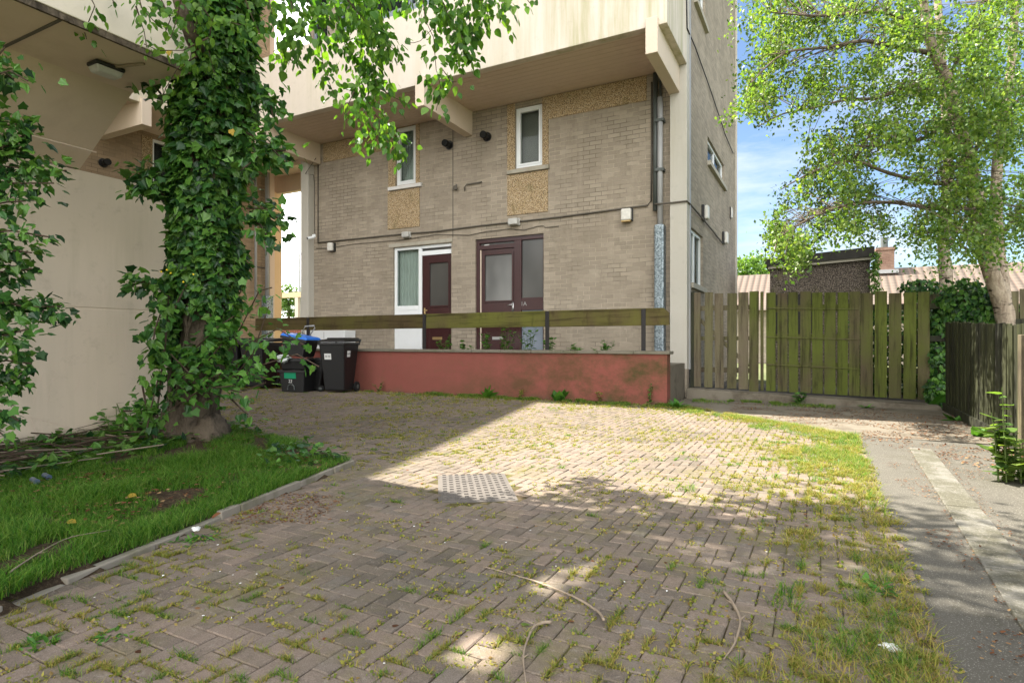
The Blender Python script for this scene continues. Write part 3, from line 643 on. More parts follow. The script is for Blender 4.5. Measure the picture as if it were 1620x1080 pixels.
fr = MB(); yb(fr, xa2, x1_, .04, .13, ZT, zt2); yb(fr, x1_, xb2, .04, .13, zt2 - .09, zt2); yb(fr, x2_, x3_, .038, .13, ZT, zt2 - .09); yb(fr, xb2 - .035, xb2, .04, .13, ZT, zt2 - .09)
yb(fr, x1_, x2_, .042, .13, zd2, zd2 + .09); zq0, zq1 = zat(840, 490), zat(840, 470); yb(fr, x3_, xb2 - .035, .045, .12, zq0, zq1)
sf = fr.build('door_frame', M['burgundy'], B, bevel=.005)
g_ = MB(); yb(g_, x1_, x2_, .085, .095, zd2 + .09, zt2 - .09); g_.build('pane', M['frost_dark'], sf)
g_ = MB(); yb(g_, x3_, xb2 - .035, .085, .095, zq1, zt2 - .09); g_.build('pane', M['frost_dark'], sf)
g_ = MB(); yb(g_, x3_, xb2 - .035, .085, .095, ZT, zq0); g_.build('lower_panel', M['grey_frame'], sf)
g_ = MB(); yb(g_, x1_ + .10, x1_ + .22, .080, .084, zt2 - .20, zt2 - .11); g_.build('torn_sticker', M['paper'], sf)
door(x1_ + .035, x2_ - .005, ZT, zd2 - .004, xat(764.5), xat(808), zat(786, 475), zat(786, 402), xat(809), 'frost', 'burgundy door with pale frosted glass beside the tall dark side panel', 'metal')
g_ = MB(); yb(g_, x1_ + .012, x1_ + .033, .05, .12, ZT, zd2); g_.build('bare_jamb_edge', M['cream_plain'], sf)
def text(s, size, mat, parent, loc, rot, name='lettering'):
    cu = bpy.data.curves.new(name, 'FONT'); cu.body = s; cu.size = size; cu.extrude = .0006; cu.align_x = 'CENTER'; cu.align_y = 'CENTER'
    t = bpy.data.objects.new('tmp_text', cu); COL.objects.link(t); me = bpy.data.meshes.new_from_object(t)
    bpy.data.objects.remove(t); me.name = name; me.materials.clear(); me.materials.append(mat)
    o = bpy.data.objects.new(name, me); COL.objects.link(o); o.parent = parent; o.location = loc; o.rotation_euler = rot; return o
bl = B.location
text('1A', .12, M['pipe_grey'], sf, (xat(827) - bl.x, YF + .043 - bl.y, (zq0 + zq1) / 2), (R(90), 0, 0), 'door_number')
# lintels over the doors and a movement joint
MB().box(D1[0] - .12, D1[1] + .03, YF - .012, YF + .02, D1[3] + .01, D1[3] + .09).build('lintel', M['sill'], B)
MB().box(xat(716), xat(716) + .018, YF - .004, YF + .01, D1[3] + .1, ZS).build('movement_joint', M['conduit'], B)
# pipes and cables
def pipe(name, pts, r, mat, n=8): return MB().tube(pts, r, n).build(name, mat, B, smooth=True)
xp1 = xat(1037, YF - .06); pipe('soil_pipe', [(xp1, YF - .07, 3.4), (xp1, YF - .07, ZS)], .045, M['pipe_dark'])
pipe('soil_pipe', [(xp1 + .09, YF - .06, 3.4), (xp1 + .09, YF - .06, ZS)], .022, M['pipe_dark'])
xp2 = xat(1044.5, YF - .09); pipe('rainwater_pipe', [(xp2, YF - .10, 2.7), (xp2, YF - .10, 5.45)], .05, M['pipe_grey'], 12)
MB().box(xp2 - .09, xp2 + .09, YF - .20, YF - .005, .6, zat(1045, 354, YF - .2)).build('pipe_guard', M['galv'], B, bevel=.03)
for z in (4.1, 5.0): MB().box(xp2 - .075, xp2 + .075, YF - .16, YF, z, z + .05).build('pipe_bracket', M['pipe_dark'], B)
pts = []
for px, py in ((503, 384), (600, 374), (640, 370), (690, 366), (760, 357), (815, 351), (880, 344), (940, 336), (1000, 328), (1024, 325), (1030, 318), (1031, 240), (1031, 130)): pts.append(onY(px, py, YF - .025))
pipe('cable_conduit', pts, .016, M['conduit'], 6)
pipe('cable_conduit', [onY(503, 250, YF - .02), onY(503, 384, YF - .02)], .013, M['conduit'], 6)
pts = [onY(a, b, YF - .015) for a, b in ((500, 393), (520, 392), (560, 386), (640, 379), (690, 371), (742, 372), (770, 366), (790, 364), (806, 362), (830, 364), (850, 358), (860, 357), (862, 360), (884, 358))]
pipe('cable', pts, .007, M['conduit'], 5)
pts = [onY(a, b, 10.66) for a, b in ((1036, 323), (1050, 322), (1070, 320), (1086.5, 318))] + [onX(a, b, XR + .02) for a, b in ((1092, 323), (1105, 338), (1125, 362), (1144, 386))]
pipe('cable_conduit', pts, .016, M['conduit'], 6)
pts = [onX(a, b, XR + .012) for a, b in ((1086, -20), (1087, 45), (1100, 75), (1125, 145), (1148, 215), (1160, 243))]
pipe('cable', pts, .012, M['black_iron'], 5)
pipe('cable', [onY(a, b, 10.64) for a, b in ((500, 250), (483, 275), (496, 277), (497.5, 290), (498, 370))], .008, M['black_iron'], 5)
pipe('gas_pipe', [onY(a, b, YF - .04) for a, b in ((735, 302), (735, 296), (738, 292), (745, 291), (762, 288))], .014, M['conduit'], 6)
MB().tube([onY(720, 297, YF), onY(720, 297, YF - .10)], .05, 10).tube([onY(722, 292, YF - .08), onY(722, 300, YF - .08)], .02, 8).build('outside_tap', M['conduit'], B)
# balanced flues
def flue(name_px, Y=YF, par=None):
    p = onY(*name_px, Y); f = thing('wall_vent', *name_lbl, loc=tuple(p))
def vent(p, nrm, label):
    t = thing('wall_vent', label, 'vent', tuple(p), group='round black vents on the brick walls'); n_ = Vector(nrm)
    MB().tube([p - n_ * .02, p + n_ * .015], .10, 20).build('flange', M['black'], t)
    MB().tube([p, p + n_ * .17], .062, 20).build('flue_pipe', M['black'], t)
    MB().tube([p + n_ * .14, p + n_ * .20], .075, 20).build('cap', M['tyre'], t)
vent(onY(711, 230, YF), (0, -1, 0), 'round black vent on the front brick, lower and nearer the left window')
vent(onY(771, 217, YF), (0, -1, 0), 'round black vent on the front brick, higher and nearer the right window')
# wall lights
def wall_light(p, nrm, w_, h_, d_, label, rust=False, mat='white_dirty'):
    t = thing('wall_light', label, 'wall light', tuple(p), group='lights fixed to the brick walls'); n_ = Vector(nrm); s = Vector((-n_.y, n_.x, 0)); z = Vector((0, 0, 1))
    def bb(m, a, b, c0, c1, e0, e1):
        q = [p + s * x + n_ * y + z * zz for zz in (e0, e1) for x, y in ((a, c0), (b, c0), (b, c1), (a, c1))]; return m.hexa(q)
    bb(MB(), -w_ / 2, w_ / 2, 0, d_ * .4, -h_ / 2, h_ / 2).build('housing', M['black'] if mat == 'white_dirty' else M['lamp_glass'], t, bevel=.01)
    bb(MB(), -w_ * .44, w_ * .44, d_ * .4, d_, -h_ * .46, h_ * .46).build('cover', M[mat], t, bevel=.025)
    if rust: bb(MB(), -w_ * .4, w_ * .4, d_ * .3, d_ * .95, -h_ * .56, -h_ * .47).build('rusty_rim', M['brass'], t)
wall_light(onY(527.5, 391.5, YF), (0, -1, 0), .17, .22, .15, 'small square white light low on the brick beside the left column')
wall_light(onY(993, 341, YF), (0, -1, 0), .22, .24, .14, 'square white light with rusty lower rim near the drainpipes', True)
wall_light(onY(645, 372, YF), (0, -1, 0), .22, .14, .12, 'cream box light above the white side window', mat='lamp_glass')
wall_light(onY(815, 352, YF), (0, -1, 0), .25, .15, .14, 'grey box light above the wide burgundy door frame', mat='lamp_glass')
wall_light(onX(1111, 337, XS), (1, 0, 0), .22, .30, .13, 'tall white light on the side wall, nearer the corner')
wall_light(onX(1143, 377, XS), (1, 0, 0), .22, .30, .13, 'tall white light on the side wall, farther and lower at the cable end')
wall_light(onX(1155, 337, XS), (1, 0, 0), .16, .30, .06, 'slim white box high on the far end of the side wall')
p = onY(497, 377, 10.66); t = thing('security_camera', 'small white security camera on the left column', 'camera', tuple(p))
MB().box(p.x - .04, p.x + .04, p.y - .03, p.y + .02, p.z + .02, p.z + .10).build('mount', M['white'], t, bevel=.01); MB().tube([p + Vector((.02, -.02, .03)), p + Vector((-.05, -.16, -.02))], .035, 14).build('camera_body', M['white'], t)
MB().tube([p + Vector((-.05, -.16, -.02)), p + Vector((-.055, -.175, -.024))], .03, 14).build('lens', M['black'], t)

# ================================================================== TERRACE, LOW WALL, RAIL
o = MB().box(-11.6, -2.14, YW + .2, YF + .3, -.03, ZT - .002).build('terrace', M['concrete']); tag(o, kind='structure')
LWt = thing('low_wall', 'low red painted retaining wall with dark coping along the terrace', 'wall', (-6.8, YW, 0))
MB().box(-11.6, -2.10, YW, YW + .22, -.05, .80).build('wall_face', M['red'], LWt, bevel=.006)
m_ = MB(); x = -11.62
while x < -2.1:
    x2 = min(x + .6, -2.05); m_.box(x, x2 - .006, YW - .035, YW + .26, .80, .85 + random.uniform(-.003, .003)); x = x2
m_.build('coping', M['coping'], LWt, bevel=.008)
RL = thing('guard_rail', 'mossy timber board rail on black steel posts above the red wall', 'railing', (-6.8, YW + .12, .85))
yb0 = YW + .13
def board(x0, x1, mt_, cham=0):
    pr = [(x0, 1.25), (x1, 1.255), (x1, 1.45 if cham else 1.53), (x1 - cham, 1.53), (x0, 1.53)]
    m = MB(); n0 = len(m.v); m.v += [(a, yb0, b) for a, b in pr] + [(a, yb0 + .05, b) for a, b in pr]; k = 5
    m.f.append(tuple(range(k))); m.f.append(tuple(reversed(range(k, 2 * k))))
    for i in range(k): j = (i + 1) % k; m.f.append((i, i + k, j + k, j))
    m.build('board', mt_, RL, bevel=.005)
board(-11.58, -9.90, M['rail_brown']); board(-9.88, -6.80, M['rail_brown']); board(-6.76, -4.2, M['rail_wood']); board(-4.17, -2.10, M['rail_wood'], .09)
for x in (-9.89, -6.78, -4.18, -2.50): MB().box(x - .035, x + .035, yb0 - .018, yb0 - .003, .82, 1.52).box(x - .035, x - .022, yb0 - .003, yb0 + .08, .82, 1.5).build('post', M['black_iron'], RL, bevel=.003)
# white cabinet on the terrace
cb = thing('meter_cabinet', 'white cabinet on the terrace against the brick behind the bins', 'cabinet', (-10.5, 10.6, ZT))
MB().box(-11.25, -9.95, 10.45, 10.82, ZT, 1.26).build('cabinet_body', M['white'], cb, bevel=.01); MB().box(-10.615, -10.605, 10.444, 10.455, ZT + .03, 1.23).build('door_gap', M['pipe_grey'], cb)

# ================================================================== LEFT WING
Wg = thing('wing_building', 'brown brick wing with cream balcony behind the ivy clad tree', 'building', (-14, 6, 0))
XW = -14.1; fW = lambda a, z, d: (XW - d, a, z)
yw0 = onX(241, 540, XW).y
WW = (yw0, yw0 + .75, 3.55, 5.84)
sheet([WW], -4, 11.8, 0, 12.2, fW, .14).build('brick_wall', M['brick_wing'], Wg)
MB().box(XW - 7, XW - .01, -4, 12.6, -.05, .05).build('base_slab', M['concrete'], Wg)
MB().poly([(XW - 7, 11.79, 0), (XW, 11.79, 0), (XW, 11.79, 12.2), (XW - 7, 11.79, 12.2)]).build('end_wall', M['brick_wing'], Wg)
MB().poly([(XW - 7, -4, 0), (XW - 7, 11.8, 0), (XW - 7, 11.8, 12.2), (XW - 7, -4, 12.2)]).build('rear_wall', M['brick_wing'], Wg)
MB().prism([(-21.5, -4.5), (-11.62, -4.5), (-11.60, 3.86), (-13.25, 11.2), (-13.25, 12.2), (-21.5, 12.2)], 12.2, 12.5).build('roof', M['lead'], Wg)  # unseen roof, its slanted overhang shaped to cast the shadow edge on the paving
MB().box(XI - .16, XI, -4, YB + .02, ZS, ZP).build('balcony_parapet', M['cream'], Wg, bevel=.01)
MB().box(XW, XI - .15, -4, YB + .16, ZS + .03, ZS + .2).build('balcony_soffit', M['soffit'], Wg)
for y in (7.25, 2.85): MB().box(XW + .01, -12.33, y - .1, y + .1, 5.46, 6.02).build('balcony_beam', M['cream_plain'], Wg, bevel=.008)
MB().box(-14.7, -14.38, 11.8, 12.2, 0, 12.2).build('pier', M['soffit'], Wg); MB().box(-14.95, -14.55, 12.25, 12.6, 0, 5.5).build('pier', M['orange'], Wg)
x0 = XW - .0
f = MB().box(XW - .12, XW - .05, WW[0], WW[0] + .07, WW[2], WW[3]).box(XW - .12, XW - .05, WW[1] - .07, WW[1], WW[2], WW[3]).box(XW - .12, XW - .05, WW[0] + .07, WW[1] - .07, WW[3] - .07, WW[3]).box(XW - .12, XW - .05, WW[0] + .07, WW[1] - .07, WW[2], WW[2] + .07).build('window', M['white'], Wg)
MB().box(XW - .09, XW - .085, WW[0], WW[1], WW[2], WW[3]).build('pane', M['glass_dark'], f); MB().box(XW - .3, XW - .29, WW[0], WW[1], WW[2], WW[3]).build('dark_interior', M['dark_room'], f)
MB().box(XW - .01, XW + .018, WW[0] - .25, WW[0] - .003, WW[2] - .9, WW[3]).build('pebble_dash_panel', M['pebble'], Wg)
MB().box(XW - .01, XW + .018, WW[1] + .003, WW[1] + .25, WW[2] - .9, WW[3]).build('pebble_dash_panel', M['pebble'], Wg)
MB().tube([(XW + .1, 11.62, 2.2), (XW + .1, 11.62, 5.9)], .06, 10).tube([(XW + .08, 11.25, 2.2), (XW + .08, 11.25, 5.9)], .035, 8).build('rainwater_pipe', M['pipe_grey'], Wg, smooth=True)
MB().box(XW, XW + .22, 11.5, 11.74, 0, 2.3).build('pipe_guard', M['galv'], Wg, bevel=.02)
MB().tube([onX(340, 412, XW + .02), onX(400, 421, XW + .02), onX(426, 425, XW + .02)], .02, 6).build('cable_conduit', M['conduit'], Wg)
vent(onX(163, 258, XW), (1, 0, 0), 'round black vent on the brown wing brick above the rendered wall')

# ================================================================== NEAR STAIR TOWER
XN = -5.75
St = thing('stair_tower', 'cream and buff stair tower with overhanging walkway at the left edge', 'building', (-6.5, 0, 0))
MB().box(XN - .25, XN, -3, 4.1, -.05, 1.29).box(XN - .25, XN, -3, 4.1, 1.302, 2.5).box(XN - .25, XN - .006, -3, 4.1, 1.28, 1.31).build('rendered_wall', M['render'], St, bevel=.005)
m_ = MB()
for pl in (((122, 562), (96, 590), (70, 614)), ((68, 588), (60, 612), (52, 640)), ((126, 600), (118, 622)), ((81, 612), (74, 638)), ((60, 690), (48, 660), (64, 664), (110, 676)), ((155, 600), (152, 630), (158, 660)), ((200, 520), (198, 560)), ((136, 527), (190, 530), (230, 529)), ((190, 590), (188, 640))):
    m_.tube([onX(a, b, XN + .0005) for a, b in pl], random.uniform(.0010, .0022), 4)
m_.build('vine_scars', M['soffit'], St)
XA, ZA, XE, YE = -4.96, 3.02, -4.18, 2.80
MB().hexa([(XN - .25, -3, 2.51), (XN + .004, -3, 2.51), (XN + .004, YE, 2.51), (XN - .25, YE, 2.51), (XN - .25, -3, ZA + .1), (XA, -3, ZA), (XA, YE, ZA), (XN - .25, YE, ZA + .1)]).build('haunch', M['soffit'], St)
MB().box(XA - .8, XE - .03, -3, YE, ZA, ZA + .25).build('walkway_soffit', M['soffit'], St)
MB().box(XA - .02, XE - .03, 1.94, 1.96, ZA - .006, ZA + .02).build('soffit_joint', M['conduit'], St)
MB().box(XN + .3, XN + .306, -3, YE - .02, 2.6, 2.61).build('haunch_joint', M['soffit'], St)
MB().box(XE - .18, XE, -3, YE, ZA + .03, 4.5).build('walkway_parapet', M['cream'], St, bevel=.006)
MB().box(XE - .03, XE - .008, -3, YE - .01, ZA - .012, ZA + .06).build('drip_strip', M['bark'], St)
MB().box(XN - 4, XN - .01, -3, YE, 2.52, 3.9).build('upper_core', M['render'], St)
MB().box(XN - 1.25, XN, -3, 3.20, 3.9, 6.2).box(XN - 1.25, XN, -3, 3.20, 8.75, 12.2).box(XN - 1.25, XN, -3, 1.92, 6.2, 8.75).box(XN - 1.25, XN, 2.20, 2.5, 6.2, 8.75).box(XN - 1.25, XN, 1.92, 2.20, 6.2, 6.4).build('upper_tower_shade_block', M['cream'], St)  # unseen block added to shade the paving, openings shaped to let sun flecks through
lp = onZ(168, 104, ZA); t = thing('bulkhead_light', 'oblong bulkhead light on the walkway soffit at upper left', 'ceiling light', (lp.x, lp.y, ZA))
MB().box(lp.x - .07, lp.x + .07, lp.y - .10, lp.y + .10, ZA - .03, ZA - .001).build('base', M['black'], t, bevel=.01)
q8 = lambda a, b, z: [(lp.x - a, lp.y - b, z), (lp.x + a, lp.y - b, z), (lp.x + a, lp.y + b, z), (lp.x - a, lp.y + b, z)]
MB().hexa(q8(.05, .08, ZA - .075) + q8(.068, .098, ZA - .03)).build('lamp_cover', M['lamp_glass'], t, bevel=.015)
MB().tube([(lp.x + .06, lp.y + .03, ZA - .012), (lp.x + .30, lp.y + .10, ZA - .012)], .009, 6).build('cable', M['dry_stick'], t)

# ================================================================== GATE AND FENCES
def planks(m, xs, y, zb, zt, th=.02, jit=.018):
    for (x0, x1) in xs:
        a = random.uniform(-.011, .011); q = random.uniform(-jit, jit); y += random.uniform(-.004, .004); b0, b1 = zb((x0 + x1) / 2), zt((x0 + x1) / 2) + q
        m.hexa([(x0, y, b0), (x1, y, b0), (x1, y + th, b0), (x0, y + th, b0), (x0 + a, y, b1), (x1 + a, y, b1 + random.uniform(-.006, .006)), (x1 + a, y + th, b1), (x0 + a, y + th, b1)])
    return m
YG = 10.95
zb_ = lambda x: .185 - (x + 2.07) * .024; zt_f = lambda x: 1.885 - (x + 2.07) * .036
def pxs(lst): return [(xat(a, YG), xat(b, YG)) for a, b in lst]
G1 = thing('timber_fence', 'bare weathered timber fence panel between the corner column and the gate', 'fence', (-1.7, YG, .17), group='boarded fence across the end of the path')
planks(MB(), pxs([(1093, 1109), (1114, 1127), (1131, 1145), (1150, 1165), (1168, 1184)]), YG, zb_, zt_f).build('boards', M['wood_grey'], G1, bevel=.003)
m_ = MB().box(-2.07, xat(1186, YG), YG + .02, YG + .06, 1.55, 1.64).box(-2.07, xat(1186, YG), YG + .02, YG + .06, .45, .54).box(-2.07, xat(1186, YG), YG + .02, YG + .06, 1.02, 1.09)
m_.build('rail', M['wood_grey'], G1); a, b = xat(1095, YG), xat(1180, YG)
MB().hexa([(a, YG + .021, 1.48), (a + .09, YG + .021, 1.48), (a + .09, YG + .05, 1.48), (a, YG + .05, 1.48), (b, YG + .021, .56), (b + .09, YG + .021, .56), (b + .09, YG + .05, .56), (b, YG + .05, .56)]).build('brace', M['wood_grey'], G1)
MB().box(-2.09, -2.03, YG - .03, YG + .07, .1, 1.9).build('post', M['wood_dark'], G1)
G2 = thing('timber_gate', 'green mossy boarded timber gate with three visible cross rails', 'gate', (-.4, YG, .12))
gate_x = [(1185, 1200), (1203, 1208), (1212, 1227), (1230, 1246), (1248, 1263), (1266, 1283), (1285, 1302), (1304, 1322), (1324, 1341), (1343, 1360)]
planks(MB(), pxs(gate_x[:1]), YG - .03, lambda x: zb_(x) - .08, zt_f).build('hanging_stile', M['wood_moss'], G2, bevel=.003)
planks(MB(), pxs(gate_x[1:]), YG, zb_, zt_f).build('boards', M['wood_moss'], G2, bevel=.003)
ga, gb_ = xat(1212, YG), xat(1360, YG)
for z in (1.56, 1.07, .60):
    MB().hexa([(ga, YG - .012, z), (gb_, YG - .012, z - .05), (gb_, YG - .002, z - .05), (ga, YG - .002, z), (ga, YG - .004, z + .02), (gb_, YG - .004, z - .03), (gb_, YG - .002, z - .03), (ga, YG - .002, z + .02)]).build('cross_rail', M['wood_moss'], G2)
    MB().box(ga, gb_, YG + .021, YG + .06, z - .06, z + .05).build('cross_rail', M['wood_moss'], G2)
G3 = thing('timber_fence', 'green mossy timber fence panel with wider gaps right of the gate', 'fence', (1, YG, .1), group='boarded fence across the end of the path')
planks(MB(), pxs([(1361, 1381), (1383.5, 1403), (1406, 1426), (1429, 1449), (1452, 1471)]), YG - .004, zb_, zt_f).build('boards', M['wood_moss'], G3, bevel=.003)
m_ = MB()
for z in (1.5, 1.0, .5): m_.box(xat(1362, YG), xat(1500, YG), YG + .018, YG + .06, z, z + .09)
m_.build('rail', M['wood_dark'], G3)
G4 = thing('timber_fence', 'brown boarded fence panel behind the birch trunk at the right edge', 'fence', (2.6, 11.5, .1), group='boarded fence across the end of the path')
m_ = MB(); x = 1.5
while x < 5: planks(m_, [(x, x + .155)], 11.4, lambda q: .1, lambda q: 1.78); x += .165
m_.build('boards', M['wood_grey'], G4); MB().box(1.5, 5, 11.36, 11.398, 1.25, 1.34).box(1.5, 5, 11.36, 11.398, .5, .6).build('rail', M['wood_dark'], G4)
# low close boarded fence on the right
XF = 1.60
G5 = thing('boarded_fence', 'low dark weathered close boarded fence running along the right of the path', 'fence', (XF, 8, 0))
m_ = MB(); y = 10.52; k = 0
while y > 1.0:
    wd = random.uniform(.105, .125); top = 1.285 - (10.6 - y) * .036 + random.uniform(-.012, .012); th = .02 + (.012 if k % 2 else 0)
    xf = XF + (0 if k % 2 else .012); tw = random.uniform(-.006, .006)
    m_.hexa([(xf, y - wd, -.02), (xf + .02, y - wd, -.02), (xf + .02, y, -.02), (xf, y, -.02), (xf + tw, y - wd, top), (xf + .02 + tw, y - wd, top), (xf + .02 + tw, y, top + random.uniform(-.006, .006)), (xf + tw, y, top)])
    y -= wd - (.006 if k % 2 else -.004); k += 1
m_.build('boards', M['wood_dark'], G5, bevel=.003)
MB().box(XF - .03, XF - .002, 1, 10.5, -.02, .11).build('gravel_board', M['wood_dark'], G5); MB().box(XF + .034, XF + .08, 1, 10.5, .85, .94).build('rail', M['wood_dark'], G5)
MB().box(XF - .05, XF + .05, 6.62, 6.72, -.02, 1.06).build('post', M['wood_grey'], G5, bevel=.006)

# ================================================================== BEYOND
ob = thing('outbuilding', 'dark pebble dashed flat roofed outbuilding behind the gate', 'outbuilding', (0, 16, 0))
MB().box(-1.12, 1.02, 16, 19, -.05, 2.96).build('wall', M['pebble_dark'], ob)
MB().hexa([(-1.22, 15.85, 2.86), (1.10, 15.85, 2.96), (1.10, 19.2, 2.96), (-1.22, 19.2, 2.86), (-1.22, 15.85, 3.04), (1.10, 15.85, 3.19), (1.10, 19.2, 3.19), (-1.22, 19.2, 3.04)]).build('roof_fascia', M['lead'], ob)
MB().hexa([(-1.16, 15.9, 2.80), (1.06, 15.9, 2.90), (1.06, 19.1, 2.90), (-1.16, 19.1, 2.80), (-1.16, 15.9, 2.865), (1.06, 15.9, 2.965), (1.06, 19.1, 2.965), (-1.16, 19.1, 2.865)]).build('verge_strip', M['sill'], ob)
MB().box(-1.0, -.15, 15.97, 16.02, 1.2, 2.16).build('door_head', M['lead'], ob)
hs = thing('bungalow', 'pale tiled bungalow roof with brick chimney beyond the fence', 'house', (5, 33, 0))
MB().box(-14, 24, 31, 38, -.05, 2.6).build('wall', M['brick_front'], hs)
rf = MB().hexa([(-15, 30.5, 2.5), (25, 30.5, 2.5), (25, 38.5, 2.5), (-15, 38.5, 2.5), (-15, 34.45, 4.62), (25, 34.45, 4.62), (25, 34.55, 4.62), (-15, 34.55, 4.62)]).build('roof', M['tiles'], hs)
cp = onY(1401, 420, 34); MB().box(cp.x - .35, cp.x + .35, 33.8, 34.5, 4.2, 5.45).box(cp.x - .42, cp.x + .42, 33.74, 34.56, 5.45, 5.58).build('chimney', M['red_brick'], rf)
MB().tube([(cp.x - .05, 34.1, 5.55), (cp.x - .05, 34.1, 6.1)], .16, 14).build('chimney_pot', M['pipe_dark'], rf); MB().box(cp.x - .55, cp.x + .5, 33.6, 34.2, 4.3, 4.48).build('flashing', M['pipe_grey'], rf)
lt = onY(474, 500, 32); t = thing('street_lamp', 'slim grey street lamp seen through the passage', 'street lamp', (lt.x, 32, 0)); zz = onY(474, 402, 32).z
MB().tube([(lt.x, 32, 0), (lt.x, 32, 3), (lt.x, 32, zz)], [.11, .09, .06], 8).tube([(lt.x, 32, zz), (lt.x + .9, 32, zz + .05)], .04, 6).build('lamp_post', M['pipe_grey'], t)
MB().box(lt.x + .6, lt.x + 1.3, 31.9, 32.1, zz - .03, zz + .1).build('lamp_head', M['pipe_grey'], t)
a = onY(434, 510, 22); b = onY(500, 510, 22)
t = thing('garden_fence', 'red brown slatted fence seen through the passage', 'fence', ((a.x + b.x) / 2, 22, 0)); m_ = MB(); x = a.x - 4
while x < b.x + 3: m_.box(x, x + .14, 22, 22.03, 0, 2.02 + random.uniform(-.02, .02)); x += .17
m_.build('boards', simple('red_brown_fence_stain', (.16, .05, .03), .8), t)
a = onY(446, 470, 24); b = onY(479, 470, 24); c_ = onY(466, 470, 24)
t = thing('pergola', 'pale timber post and beam frame seen through the passage', 'frame', (c_.x, 24, 0))
MB().box(a.x, b.x + 1, 24, 24.15, onY(470, 470, 24).z, onY(470, 462, 24).z).build('beam', M['orange'], t); MB().box(c_.x, c_.x + .25, 24.02, 24.2, 0, onY(470, 470, 24).z).build('post', M['cream_plain'], t)

hd = thing('hedge', 'dark leafy hedge behind the fence right of the gate', 'hedge', (1.6, 12.3, 0)); P, Dn, m_ = [], [], MB()
for k in range(5200): P.append(Vector((random.uniform(.5, 3.4), 12.3 + random.gauss(0, .28), random.uniform(0, 1.62) + random.gauss(0, .04)))); Dn.append(Vector((random.gauss(0, 1), -.5, -.3)))
for k in range(24): x = random.uniform(.6, 3.3); m_.tube([(x, 12.3, 0), (x + random.gauss(0, .15), 12.3, .8), (x + random.gauss(0, .2), 12.3, 1.5)], .012, 5)
m_.build('stems', M['twig'], hd); leaves('leaves', arr(P), arr(Dn), .10, 'diamond', M['ivy'], hd, spread=.6)
# ================================================================== BINS
def wheelie(label):
    t = thing('wheelie_bin', label, 'bin', (0, 0, 0), group='black wheelie bins against the red wall')
    # local: front faces -Y, 0.58 wide, 0.70 deep, 1.06 high
    bt = [(-.22, -.24), (.22, -.24), (.22, .16), (-.22, .16)]; tp = [(-.285, -.37), (.285, -.37), (.285, .30), (-.285, .30)]
    m = MB(); m.hexa([(x, y, .04) for x, y in bt] + [(x, y, .98) for x, y in tp]); m.build('bin_body', M['black'], t, bevel=.03, local=True)
    MB().hexa([(-.30, -.385, .93), (.30, -.385, .93), (.30, .31, .93), (-.30, .31, .93), (-.30, -.385, .98), (.30, -.385, .98), (.30, .31, .98), (-.30, .31, .98)]).build('rim', M['black'], t, bevel=.012, local=True)
    l_ = MB().hexa([(-.31, -.42, .985), (.31, -.42, .985), (.31, .33, 1.0), (-.31, .33, 1.0), (-.28, -.36, 1.03), (.28, -.36, 1.03), (.28, .30, 1.075), (-.28, .30, 1.075)]).build('lid', M['black'], t, bevel=.02, local=True)
    MB().box(-.20, .20, -.18, .14, 1.045, 1.075).build('lid_panel', M['black'], l_, bevel=.01, local=True)
    MB().tube([(-.27, .33, .98), (-.27, .40, 1.03), (.27, .40, 1.03), (.27, .33, .98)], .018, 8).build('grab_handle', M['black'], t, local=True)
    for s in (-1, 1):
        wh = MB().tube([(s * .235, .22, .10), (s * .285, .22, .10)], .10, 22).build('wheel', M['tyre'], t, local=True)
        MB().tube([(s * .24, .22, .10), (s * .292, .22, .10)], .045, 14).build('hub', M['pipe_dark'], wh, local=True)
    MB().tube([(-.24, .22, .10), (.24, .22, .10)], .014, 8).build('axle', M['metal'], t, local=True)
    return t
b1 = wheelie('black wheelie bin with two white stickers standing clear on the paving')
def place_bin(t, px, py, rz): p = onZ(px, py); t.location = (p.x, p.y, 0); t.rotation_euler = (0, 0, rz); return p
# stickers only on the clear bin
def sticker(t, x, y, z, rz, wd, hh, txt):
    o = MB().box(-wd / 2, wd / 2, -.002, .0, -hh / 2, hh / 2).build('sticker', M['paper'], t, local=True); o.location = (x, y, z); o.rotation_euler = (0, 0, rz)
    text(txt, hh * .42, M['ink'], o, (0, -.003, 0), (R(90), 0, 0), 'sticker_marks'); return o
b2 = copy_tree(b1); b3 = copy_tree(b1); b4 = copy_tree(b1)
q = sticker(b1, -.09, -.341, .71, 0, .15, .115, '88-98'); q.rotation_euler = (R(7.5), 0, 0)
q = sticker(b1, .27, -.16, .76, 0, .13, .12, '88-98'); q.rotation_euler = (R(4), 0, R(90)); q.location.x = .277
def gY(px, Y): p = onY(px, 600, Y); return Vector((p.x, p.y, 0))
b1.location = gY(538, 8.72); b1.rotation_euler = (0, 0, R(14)); b1.scale = (.97, .9, 1.0)
b2['label'] = 'black wheelie bin behind the ivy shoots, left of the recycling boxes'; p = gY(415, 8.65); b2.location = (p.x, p.y, 0); b2.rotation_euler = (0, 0, R(12))
b3['label'] = 'black wheelie bin farthest left, mostly hidden behind the ivy clad trunk'; p = gY(380, 8.6); b3.location = (p.x, p.y, 0); b3.rotation_euler = (0, 0, R(5))
b4['label'] = 'black wheelie bin standing behind the recycling boxes beside the red wall'; p = gY(503, 8.78); b4.location = (p.x, p.y, 0); b4.rotation_euler = (0, 0, R(-80)); b4.scale = (.7, .9, .62)
